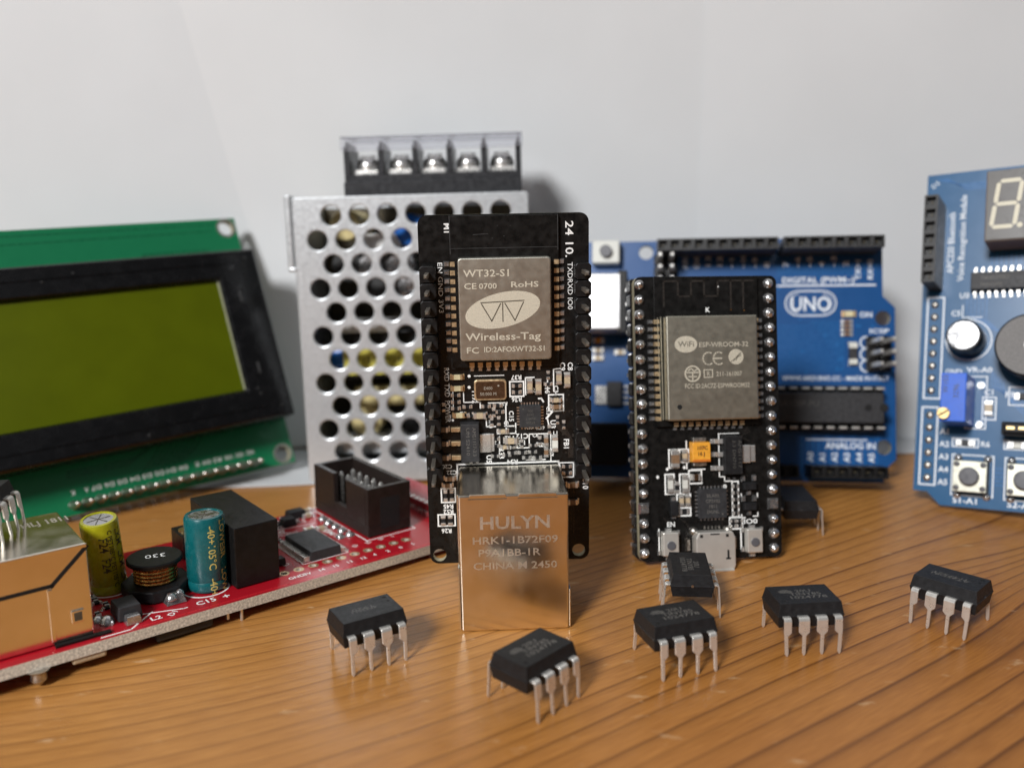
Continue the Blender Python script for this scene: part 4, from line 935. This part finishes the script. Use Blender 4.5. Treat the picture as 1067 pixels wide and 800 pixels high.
# ------------------------------------------------------------------ metal power supply
def power_supply():
    R = pose(-1.2, -2.4, -.55)
    r = thing('power_supply', 'silver metal power supply with punched round holes and five screw terminals on top', 'power supply', (-46.2, 189.2, .55), R)
    holes = []
    for row in range(11):
        y = 59.0-5.21*row
        if row % 2 == 0: holes += [(8.4+6.1*k, y) for k in range(7)]
        else: holes += [(5.2+6.1*k, y) for k in range(8)]
    holes = [(x, y, 2.15) for x, y in holes]
    plate('perforated_cover', rounded(0, 51, 0, 63.0, .8, 3), holes, -1.1, 0, 'case', 'case', r, bevel=.28)
    q = MB()   # case shell behind the cover: sides, foot, back and the folded lip on top
    q.box(.1, 1.0, .3, 62.6, -28, -1.15); q.box(50.0, 50.9, .3, 62.6, -28, -1.15); q.box(1.0, 50.0, .3, 1.2, -28, -1.15); q.box(1.0, 50.0, 1.2, 62, -28, -27.2)
    q.build('case', 'case', r, bevel=.2)
    q = MB(); q.box(1.0, 50, 61.9, 62.7, -4.2, -1.15); q.build('top_lip', 'case', r, bevel=.2)
    q = MB(); q.box(-1.6, -.15, 48.0, 63.6, -4.0, .15); q.box(-1.5, .3, 47.2, 48.2, -3.5, .3); q.build('side_bracket', 'case', r, bevel=.4)
    # what shows through the holes
    q = MB(); q.box(1.2, 49.8, 1.4, 61.5, -26.8, -25.6); q.build('inner_board', 'brown_dark', r)
    q = MB(); q.box(8.5, 44, 22.6, 33.5, -22, -5.0); tr = q.build('transformer', 'plastic', r, bevel=.5)
    q = MB(); q.box(8.3, 44.2, 23.6, 30.3, -22.2, -4.7); q.mi = 1; q.text('T15 05 V24', 11, 26.2, -4.7, 1.6); q.build('tape', ['yellow_tape', 'ink_dark'], tr, bevel=.3)
    q = MB(); q.box(2.2, 9.0, 25.0, 29.8, -20, -4.6); q.build('safety_capacitor', 'blue_body', r, bevel=1.0)
    q = MB(); q.lathe([(3.6, -20), (3.6, -5), (3.1, -4.4), (.2, -4.3)], (24.5, 55.6, 0), 28); q.build('safety_capacitor', 'blue_body', r)
    q = MB(); q.box(7.5, 20.5, 33.3, 35.6, -15, -3.4); q.box(14.5, 22.5, 50.6, 55.0, -14, -4.5); q.build('insulation_paper', 'white_paste', r, bevel=.4)
    for x, y, rr, m_ in ((10, 48, 3.6, 'plastic_g'), (15.0, 47.6, 3.0, 'alu_top'), (22.0, 47.5, 3.4, 'alu_top'), (17, 43.0, 2.4, 'plastic_g'), (23.5, 43, 2.6, 'alu_top'), (12.5, 12.6, 3.8, 'cream'), (22, 13, 4.2, 'plastic'), (31, 12.6, 4.0, 'cream'), (10, 57, 3.5, 'cream'), (32, 46, 4.2, 'plastic_g'), (41, 47, 4.0, 'alu_top')):
        q = MB(); q.lathe([(rr, -24), (rr, -7), (rr*.9, -6.4), (.2, -6.3)], (x, y, 0), 24); q.build('inner_component', m_, r)
    q = MB(); q.box(10, 26, 16.2, 20.6, -20, -6); q.build('inner_component', 'cream', r, bevel=.6)
    q = MB(); q.box(5, 46, 5.4, 9.4, -20, -4.0); q.build('heat_sink', 'case', r, bevel=.4)
    # terminal block
    x0, x1 = 11.2, 49.6; cell = (x1-x0-1.2)/5
    t = MB(); t.box(x0, x1, 62.9, 67.6, -15.0, -3.2); t.box(x0, x1, 62.9, 66.0, -3.3, -2.0)
    tb_ = t.build('terminal_block', 'terminal', r, bevel=.15)
    t = MB()
    for k in range(6):
        x = x0+.6+cell*k; t.box(x-.6, x+.6, 67.6, 73.6, -15.0, -3.2); t.box(x-.35, x+.35, 73.6, 74.6, -14, -4.2)
    t.build('divider_fins', 'terminal', tb_, bevel=.12)
    for k in range(5):
        cx = x0+.6+cell*(k+.5)
        q = MB(); q.box(cx-2.7, cx+2.7, 67.65, 68.3, -12.6, -5.2); q.box(cx-2.6, cx+2.6, 68.35, 68.9, -12.0, -5.8)
        cp = q.build('clamp_plate', 'tin', tb_, bevel=.18)
        q = MB(); q.lathe([(2.5, 68.9), (2.7, 69.6), (2.45, 70.7), (1.7, 71.6), (.9, 71.95), (.1, 72.0)], (cx, 0, -9.0), 28, 'Y')
        o = q.build('terminal_screw', 'tin', tb_)
        q = MB(); q.box(cx-1.6, cx+1.6, 71.8, 72.08, -9.25, -8.75); q.build('screw_slot', 'hole_dark', o)
    q = MB(); q.box(x0-.5, x1+.3, 72.6, 75.2, -3.1, -2.6); q.box(x0-.5, x1+.3, 75.2, 75.7, -14.5, -2.6); q.build('clear_cover', 'clear', tb_, bevel=.12)
    return r
power_supply()

# ------------------------------------------------------------------ red board lying in front
def red_board():
    R = pose(39.81, 1.29, 1.24, upright=False)
    r = thing('ethernet_board', 'narrow red board lying low on the table with capacitors, coil and black box header', 'circuit board', (-40.11, 123.95, 3.5), R)
    holes = [(7.5+2.6*k, 4.85, .5) for k in range(10)]
    plate('board', rounded(-50, 48, 0, 29.5, .6, 2), holes, -1.6, 0, 'pcb_red', 'fr4_red', r)
    q = MB()
    for x, y, _ in holes: q.ring(x, y, .52, .88, 0, .03, 20)
    q.build('gold_rings', 'gold', r)
    t = MB(); rnd = random.Random(11)
    for k in range(10): t.path([(7.5+2.6*k, 6), (7.5+2.6*k, 7.0), (8.5+2.2*k, 8.3), (8.5+2.2*k, 10)], .25, 0, .012)
    for k in range(8): t.path([(9+k*.5, 22), (12+k*.5, 25+.2*k), (20, 28-.3*k)], .2, 0, .012)
    t.path([(-21, .8), (47, .8)], .3, 0, .012)
    t.build('copper_traces', 'trace_red', r)
    s = MB()
    for k in range(10): s.text(['GND', '3V', '14', '15', '13', '12', '4', '2', '0', '5'][k], 7.1+2.6*k, 2.0, 0, .9, rot=0, bold=.02)
    for k in range(9): s.text(['IO', '39', '36', '35', '34', '33', '32', '16', '1'][k], 9.0+2.6*k, 7.2, 0, .85, rot=30, bold=.02)
    s.ring(-4.35, 7.56, 3.35, 3.65, 0, .03, 40); s.text('C15', -7.6, 2.2, 0, 1.3, bold=.02); s.text('+', -3.6, 2.0, 0, 1.5, bold=.02); s.text('L2', -14.5, 1.5, 0, 1.2, bold=.02); s.text('D1', -11.6, 1.2, 0, 1.0, rot=40, bold=.02)
    s.path([(-21.4, .75), (-17.5, .75), (-13.5, 4.3)], .22); s.path([(-17.8, 5.5), (-9.5, 2.6), (-9.0, 2.6)], .22); s.ring(-16, 16.2, 2.9, 3.2, 0, .03, 36)
    s.frame(25.2, 35.4, 8.6, 30-.3, .2); s.frame(11.6, 20.0, 6.2, 16.8, .16)
    for k in range(16): s.line(9+rnd.uniform(0, 13), 17.5+rnd.uniform(0, 10), 10+rnd.uniform(0, 13), 17.5+rnd.uniform(0, 10), .14) if k < 5 else s.frame(*(lambda a, b: (a, a+1.3, b, b+.9))(8+rnd.uniform(0, 14), 17.5+rnd.uniform(0, 9)), .12)
    for k in range(26): s.text(rnd.choice(['R12', 'C4', 'R7', 'C19', 'D3', 'R30', 'Q1', 'U2', 'C8', 'R41', '3.3V', 'BAT']), rnd.uniform(8.0, 23.5), rnd.uniform(17.2, 28), 0, .75, rot=rnd.choice((0, 90, 0)), bold=.02)
    s.text('UEXT', 36.5, 12, 0, 1.3, rot=90, bold=.02); s.text('OLIMEX', 22.6, 12.5, 0, 1.2, rot=90, bold=.02, width=6)
    s.build('silkscreen', 'silk', r)
    # steel network jack at the left end
    q = MB(); q.box(-46, -21.9, 2.2, 17.8, .15, 13.5); jk = q.build('network_jack', 'jack', r, bevel=.25, seg=3)
    q = MB(); q.path([(-22.0, 13.0), (-26.6, 8.6), (-46, 8.3)], .55, 0, .06); o = q.build('shield_gap', 'hole_dark', jk)
    for v in o.data.vertices: x, y, z = v.co; v.co = Vector((x, 2.2*S-z, y))
    q = MB(); q.box(-27.2, -26.6, 2.02, 2.22, .6, 8.2); q.box(-46, -21.95, 2.0, 2.2, 13.0, 13.55); q.box(-24.6, -23.0, 1.9, 2.22, 2.6, 4.4); q.build('spring_tab', 'jack', jk, bevel=.1)
    q = MB(); q.box(-24.3, -23.3, 1.86, 1.9, 2.9, 4.1); q.build('latch_window', 'etch_dark', jk)
    q = MB(); q.text('HLJ 1811', -27.5, 13.2, 13.5, 2.0, rot=0, width=6, bold=.02, thick=.012); q.build('stamped_text', 'jack_etch', jk)
    q = MB(); q.box(-27, -19.9, 1.3, 2.1, .02, .35); q.build('jack_gap_shade', 'plastic', jk)  # black strip painting the gap shadow under the raised jack shield
    # yellow capacitor leaning left
    lean = Matrix.Translation((-16.0, 16.2, 0)) @ Matrix.Rotation(radians(-5), 4, 'Y') @ Matrix.Rotation(radians(6), 4, 'X')
    def radial(cx, X, h, rr, sleeve, ink, cols, nm):
        q = MB(X); q.lathe([(rr*.93, .2), (rr, .6), (rr, 1.4), (rr*.94, 1.8), (rr, 2.2), (rr, h-.5), (rr*.93, h-.05), (rr*.78, h), (rr*.76, h-.15)], (0, 0, 0), 36, cap=True); c = q.build('round_capacitor', sleeve, r, label=nm)
        q = MB(X); q.lathe([(rr*.77, h-.14), (.05, h-.10)], (0, 0, 0), 36, cap=True); q.build('capacitor_top', 'alu_top', c)
        q = MB(X)
        for a in (0, 60, 120): q.line(-rr*.6*cos(radians(a)), -rr*.6*sin(radians(a)), rr*.6*cos(radians(a)), rr*.6*sin(radians(a)), .1, h-.1, h-.07)
        q.build('vent_score', 'etch_dark', c)
        q = MB()
        for ang, tx, th, y0 in cols:
            tmp = MB(); tmp.text(tx, 0, 0, 0, th, rot=-90, bold=.015, thick=0)
            for v in tmp.bm.verts:
                a = radians(ang)+v.co.x/rr; zz = y0+v.co.y
                v.co = X @ Vector((cos(a)*(rr+.03), sin(a)*(rr+.03), zz))
            me = bpy.data.meshes.new('x'); tmp.bm.to_mesh(me); tmp.bm.free(); q.bm.from_mesh(me); bpy.data.meshes.remove(me)
        q.build('printed_text', ink, c, fix=False)
    radial(0, lean, 12.2, 2.7, 'sleeve_yellow', 'ink_dark', [(-112, 'F24  F24', 1.25, 10.2), (-85, 'C PET105°C PET105°C', .72, 11.2), (-58, 'LKM  LKM  LKM', 1.1, 11.0)], 'yellow round capacitor leaning to the left')
    radial(0, Matrix.Translation((-3.9, 7.56, 0)), 12.0, 3.0, 'sleeve_teal', 'ink_gold', [(-103, '-40+105°C   -40+105', 1.15, 11.0), (-66, 'LOWESR    LOWESR', 1.15, 11.6)], 'teal round capacitor with gold lettering')
    # power inductor
    cx, cy = -10.6, 10.9
    q = MB(); q.prism([(cx+5.1*cos(radians(22.5+45*k)), cy+5.1*sin(radians(22.5+45*k))) for k in range(8)], .1, 2.0); il = q.build('inductor', 'chip', r, bevel=.25)
    q = MB(); q.lathe([(3.8, 4.95), (4.05, 5.15), (4.05, 5.6), (3.85, 5.78), (.1, 5.8)], (cx, cy, 0), 40); q.build('ferrite_disc', 'plastic', il)
    q = MB()
    for k in range(5):
        q.lathe([(2.9+.28*cos(a), 2.35+.58*k+.30*sin(a)) for a in [2*pi*j/8 for j in range(9)]], (cx, cy, 0), 36, cap=False)
    q.build('copper_winding', 'copper', il)
    q = MB(); q.text('330', cx+.3, cy+.6, 5.8, 1.5, rot=165, align='CENTER', bold=-.005, thick=.015); q.build('marking', 'silk', il)
    q = MB(); q.cbox(cx+.8, cy-5.6, 3.0, 1.8, .05, 1.6, .5); q.dome(cx+.2, cy-5.9, .8, .9, 1.0, 12); q.dome(cx+1.6, cy-5.4, .9, .7, 1.0, 12); q.cbox(cx-1, cy+5.7, 2.6, 1.4, .05, 1.4, .4); q.build('solder_blob', 'solder', il, bevel=.1)
    # black converter block
    q = MB(); q.box(-.9, 6.3, 3.7, 21.9, .1, 10.0); q.build('converter_block', 'plastic', r, bevel=.18)
    # fine pitch chip
    Xc = Matrix.Translation((15.9, 11.2, 0))
    q = MB(Xc); q.box(-2.9, 2.9, -5.0, 5.0, .15, 1.7, .15, .15); ic = q.build('interface_chip', 'chip_grey', r, bevel=.1)
    for k in range(14):
        for sx in (-1, 1):
            q = MB(Xc); q.box(*sorted((sx*3.8, sx*4.5)), -4.4+.68*k-.14, -4.4+.68*k+.14, .0, .2); q.box(*sorted((sx*2.8, sx*3.9)), -4.4+.68*k-.14, -4.4+.68*k+.14, .1, .9, 0, 0); q.build('leg', 'leg', ic)
    q = MB(Xc); q.text('CH340T', -1.2, -3.6, 1.7, .8, rot=90, thick=.012); q.build('marking', 'chip_ink_faint', ic)
    # box header: open shroud with ten pins
    x0, x1, y0, y1, h = 25.9, 34.9, 9.3, 29.4, 9.1; t_ = 1.0
    q = MB(); q.box(x0, x1, y0, y1, .1, 2.0)
    q.box(x0, x1, y0, y0+t_, 2, h); q.box(x0, x1, y1-t_, y1, 2, h); q.box(x1-t_, x1, y0+t_, y1-t_, 2, h)
    q.box(x0, x0+t_, y0+t_, 17.1, 2, h); q.box(x0, x0+t_, 21.6, y1-t_, 2, h); q.box(x0, x0+t_, 17.1, 21.6, 2, 3.6)
    hb = q.build('box_header', 'plastic_warm', r, bevel=.12)
    q = MB(); q.box(x0+2.6, x1-2.4, y0-.04, y0+.3, 1.2, 7.0); q.build('shroud_recess', 'hole_dark', hb)
    for i in range(2):
        for j in range(5):
            x = (x0+x1)/2-1.27+2.54*i; y = (y0+y1)/2-5.08+2.54*j
            q = MB(); q.box(x-.32, x+.32, y-.32, y+.32, 2, 7.6); q.box(x-.32, x+.32, y-.32, y+.32, 7.6, 8.1, .18, .18); q.build('pin', 'tin', hb)
    # solder bumps in front of the shroud, small parts
    for k, (x, y) in enumerate(((24.0, 22.9), (23.9, 20.4), (23.9, 17.9), (23.9, 15.4), (24.1, 12.8), (22.2, 12.9))):
        q = MB(); q.dome(x, y, 0, .85, .8, 14, 4); q.build('solder_joint', 'solder', r)
    for x, y, w, h_ in ((20.6, 27.2, 3.4, 2.4), (17.6, 24.2, 2.6, 2.2)):
        q = MB(); q.cbox(x, y, w, h_, .1, 1.5, .15); tr = q.build('transistor', 'chip', r, bevel=.1)
        q = MB(); q.cbox(x-w/2-.5, y-.6, .9, .6, 0, .5, .1); q.cbox(x-w/2-.5, y+.6, .9, .6, 0, .5, .1); q.cbox(x+w/2+.5, y, .9, .6, 0, .5, .1); q.build('leg', 'solder', tr)
    for k in range(12): resistor(r, 9.0+(k % 3)*1.9+rnd.uniform(-.2, .2), 17.5+(k//3)*2.2, k % 2 == 0, 1.3, .7, .45)
    for k in range(14): two_end(r, 'chip_resistor', 9.4+(k % 7)*1.75, 26.0+1.7*(k//7)-(k % 3)*.35, 1.1, .6, .4, rnd.choice(('chip', 'ceramic', 'brown_cer')), k % 3 == 0)
    for k in range(8): resistor(r, rnd.uniform(-21, -18), 8+1.3*k, k % 2 == 0, 1.3, .7, .45)
    for k in range(6): resistor(r, -7.0+rnd.uniform(-.4, .4), 14+1.8*k, k % 2 == 0, 1.3, .7, .45)
    for x, y in ((22.4, 25.8), (23.4, 28.2), (19.2, 19.0), (21.3, 18.2), (-1.5, 24.6), (2.5, 25.5), (-6, 20)): capacitor(r, x, y, l=1.9, w=1.1)
    for x, y in ((8.6, 8.6), (8.6, 11.0), (8.7, 13.6)): q = MB(); q.cbox(x, y, 1.4, 1.8, .1, 1.3, .1); q.build('diode', 'chip', r, bevel=.08)
    # rectangular diode and parts by the front edge
    q = MB(); q.box(-18.4, -15.0, 3.4, 7.6, .2, 2.2, .2, .2); dd = q.build('diode', 'chip_grey', r, bevel=.15)
    q = MB(); q.cbox(-16.7, 2.6, 2.2, 1.6, .05, 1.3, .2); q.cbox(-16.7, 8.4, 2.2, 1.4, .05, 1.1, .2); q.build('leg', 'solder', dd, bevel=.1)
    q = MB(); q.dome(-19.6, 4.6, 0, 1.1, 1.2, 12); q.dome(-20.5, 6.0, 0, .8, .9, 12); q.build('solder_blob', 'solder', r)
    q = MB(); q.box(-3.2, -.6, 19.5, 25.5, .2, 4.2); pb_ = q.build('push_button', 'plastic', r, bevel=.2)
    q = MB(); q.cyl(-1.9, 22.5, 4.2, 4.5, 1.0, 20); q.build('button_cap', 'brass', pb_)
    # right end: another small socket with a row of pads
    q = MB(); q.box(41, 47.5, 11, 29.0, .1, 2.2); m2 = q.build('radio_module', 'pcb_red', r, bevel=.1)
    q = MB()
    for k in range(14): q.box(40.3, 41.2, 12+1.2*k, 12.7+1.2*k, .05, .9)
    for k in range(10): q.box(41.2, 42.2, 12+1.6*k, 12.7+1.6*k, 2.2, 2.25)
    q.build('castellated_pads', 'tin', m2)
    q = MB(); q.ring(38.6, 5.2, .9, 1.5, 0, .03, 24); q.ring(38.6, 5.2, 1.7, 1.85, 0, .03, 24); q.build('mounting_ring', 'gold', r)
    # underside: a chip, a small socket, clipped pins; the board rests on them
    q = MB(); q.box(-14.2, -5.8, .8, 6.0, -3.3, -1.65, .0, 0); q.build('underside_chip', 'chip_grey', r, bevel=.4)
    q = MB(); q.box(-25.4, -21.0, .2, 4.0, -2.6, -1.65); q.build('underside_inductor', 'ceramic', r, bevel=.3)
    q = MB(); q.lathe([(1.5, -1.62), (.95, -2.2), (1.05, -3.1), (.5, -3.7)], (-29.5, .5, 0), 14); q.build('solder_blob', 'solder_dull', r)
    for x, y, z_ in ((-1.6, .6, -3.9), (-3.6, 1.0, -2.9), (14, 20, -4.0), (40, 22, -4.6), (-44, 24, -3.4)):
        q = MB(); q.cyl(x, y, z_, -1.6, .25, 8); q.build('clipped_lead', 'tin', r)
    return r
red_board()

# ------------------------------------------------------------------ camera
F, PITCH, ROLL, H = 910.33, 11.6086, 1.0571, 61.263
cam = bpy.data.cameras.new('camera'); co = bpy.data.objects.new('camera', cam); COL.objects.link(co); scn.camera = co
cam.sensor_width = 36; cam.sensor_fit = 'HORIZONTAL'; cam.lens = F/1067*36
Rc = Matrix.Rotation(radians(-PITCH), 3, 'X') @ Matrix.Rotation(radians(ROLL), 3, 'Y')
right, fwd, up = Rc.col[0], Rc.col[1], Rc.col[2]
Mc = Matrix((right, up, -fwd)).transposed().to_4x4(); Mc.translation = Vector((0, 0, H))*S
co.matrix_world = Mc
cam.clip_start = .05; cam.clip_end = 1000
cam.dof.use_dof = True; cam.dof.focus_distance = 13.2; cam.dof.aperture_fstop = cam.lens*1e-3/.21

# ------------------------------------------------------------------ light: one lamp up to the left in front, a faint added fill, weak room light
def lamp(name, pos, target, size, power, col, shape='DISK'):
    l = bpy.data.lights.new(name, 'AREA'); l.shape = shape; l.size = size*S; l.energy = power; l.color = col
    o = bpy.data.objects.new(name, l); COL.objects.link(o)
    p = Vector(pos)*S; d = (Vector(target)*S-p).normalized()
    o.matrix_world = Matrix.Translation(p) @ d.to_track_quat('-Z', 'Y').to_matrix().to_4x4()
    return o
lamp('key_lamp', (-350, -515, 520), (0, 150, 20), 200, 88000, (.99, .99, 1.))
lamp('room_fill', (350, -450, 560), (0, 150, 20), 400, 900, (.90, .95, 1.))  # added fill from the right, no real window; metal also reflects it
n = world.node_tree; bg = n.nodes['Background']
tc = N(n, "ShaderNodeTexCoord"); sp = N(n, "ShaderNodeSeparateXYZ"); n.links.new(tc.outputs['Generated'], sp.inputs[0])
rp = N(n, "ShaderNodeValToRGB"); rp.color_ramp.elements[0].position = .0; rp.color_ramp.elements[0].color = (.05, .04, .035, 1)
rp.color_ramp.elements[1].position = 1.; rp.color_ramp.elements[1].color = (.62, .62, .64, 1)
e = rp.color_ramp.elements.new(.45); e.color = (.07, .065, .065, 1)
mr = N(n, "ShaderNodeMapRange"); mr.inputs[1].default_value = -1; mr.inputs[2].default_value = 1
n.links.new(sp.outputs[2], mr.inputs[0]); n.links.new(mr.outputs[0], rp.inputs[0]); n.links.new(rp.outputs[0], bg.inputs[0])
bg.inputs[1].default_value = .30

scn.view_settings.view_transform = 'Standard'; scn.view_settings.look = 'None'; scn.view_settings.exposure = 0; scn.view_settings.gamma = 1
scn.render.engine = 'CYCLES'; scn.cycles.use_denoising = True; scn.cycles.max_bounces = 8

# ------------------------------------------------------------------ tidy: printed marks join the part they are printed on, repeated pieces become parts of their own
PRINTED = {'silkscreen', 'copper_traces', 'marking', 'engraving', 'emblem_lines', 'stamped_text', 'printed_text', 'hole_rings', 'gold_rings', 'antenna_outline', 'antenna_trace', 'copper_specks',
           'index_mark', 'mould_mark', 'seam', 'shield_gap', 'punched_slots', 'vent_score', 'screw_slot', 'crimp_marks', 'bezel_ribs', 'latch_window', 'vent_hole', 'shield_rim', 'spring_contacts',
           'contact_pads', 'shroud_recess', 'mounting_ring', 'window_edge', 'sound_hole'}
APART = {'leg': 'leg', 'solder_fillets': 'solder_fillet', 'castellated_pads': 'pad', 'end_terminals': 'end_terminal', 'solder_tabs': 'solder_tab', 'solder_anchors': 'solder_anchor',
         'divider_fins': 'divider_fin', 'spring_tab': 'spring_tab', 'insulation_paper': 'insulation_paper', 'solder_dots': 'solder_dot', 'pin_tips': 'pin_tip', 'solder_blob': 'solder_blob'}
base = lambda o: o.name.split('.')[0]
allo = list(scn.objects)
kids = {}
for o in allo:
    if o.parent: kids.setdefault(o.parent.name, []).append(o)
dg = bpy.context.evaluated_depsgraph_get()
todo = {}
for o in allo:
    if o.type == 'MESH' and base(o) in PRINTED and o.parent:
        t = o.parent
        if t.type == 'EMPTY':
            c = [k for k in kids[t.name] if base(k) == ('display_window' if base(o) == 'window_edge' else 'board')]
            if not c: continue
            t = c[0]
        while base(t) in PRINTED: t = t.parent
        todo.setdefault(t.name, (t, []))[1].append(o)
for t, lst in todo.values():
    if t.modifiers:
        me = bpy.data.meshes.new_from_object(t.evaluated_get(dg)); t.modifiers.clear(); me.name = t.data.name; t.data = me
    bm = bmesh.new(); bm.from_mesh(t.data)
    for o in lst:
        n0 = len(bm.faces); off = len(t.data.materials)
        bm.from_mesh(o.data); bm.faces.ensure_lookup_table()
        for f in bm.faces[n0:]: f.material_index += off
        for m_ in o.data.materials: t.data.materials.append(m_)
    bm.to_mesh(t.data); bm.free()
    for o in lst: bpy.data.objects.remove(o)
for o in list(scn.objects):
    if o.type != 'MESH' or base(o) not in APART: continue
    bm = bmesh.new(); bm.from_mesh(o.data); bm.verts.ensure_lookup_table()
    left = set(range(len(bm.verts))); isl = []
    while left:
        st = [left.pop()]; comp = set(st)
        while st:
            v = bm.verts[st.pop()]
            for e_ in v.link_edges:
                w = e_.other_vert(v).index
                if w not in comp: comp.add(w); left.discard(w); st.append(w)
        isl.append(comp)
    if len(isl) > 1 or APART[base(o)] != base(o):
        for comp in isl:
            b2 = bm.copy(); b2.verts.ensure_lookup_table()
            bmesh.ops.delete(b2, geom=[v for v in b2.verts if v.index not in comp], context='VERTS')
            me = bpy.data.meshes.new(APART[base(o)]); b2.to_mesh(me); b2.free()
            for m_ in o.data.materials: me.materials.append(m_)
            n_o = bpy.data.objects.new(APART[base(o)], me); COL.objects.link(n_o); n_o.parent = o.parent
            for md in o.modifiers:
                q = n_o.modifiers.new('bevel', 'BEVEL'); q.width = md.width; q.segments = md.segments; q.limit_method = 'ANGLE'; q.angle_limit = md.angle_limit
        bpy.data.objects.remove(o)
    bm.free()
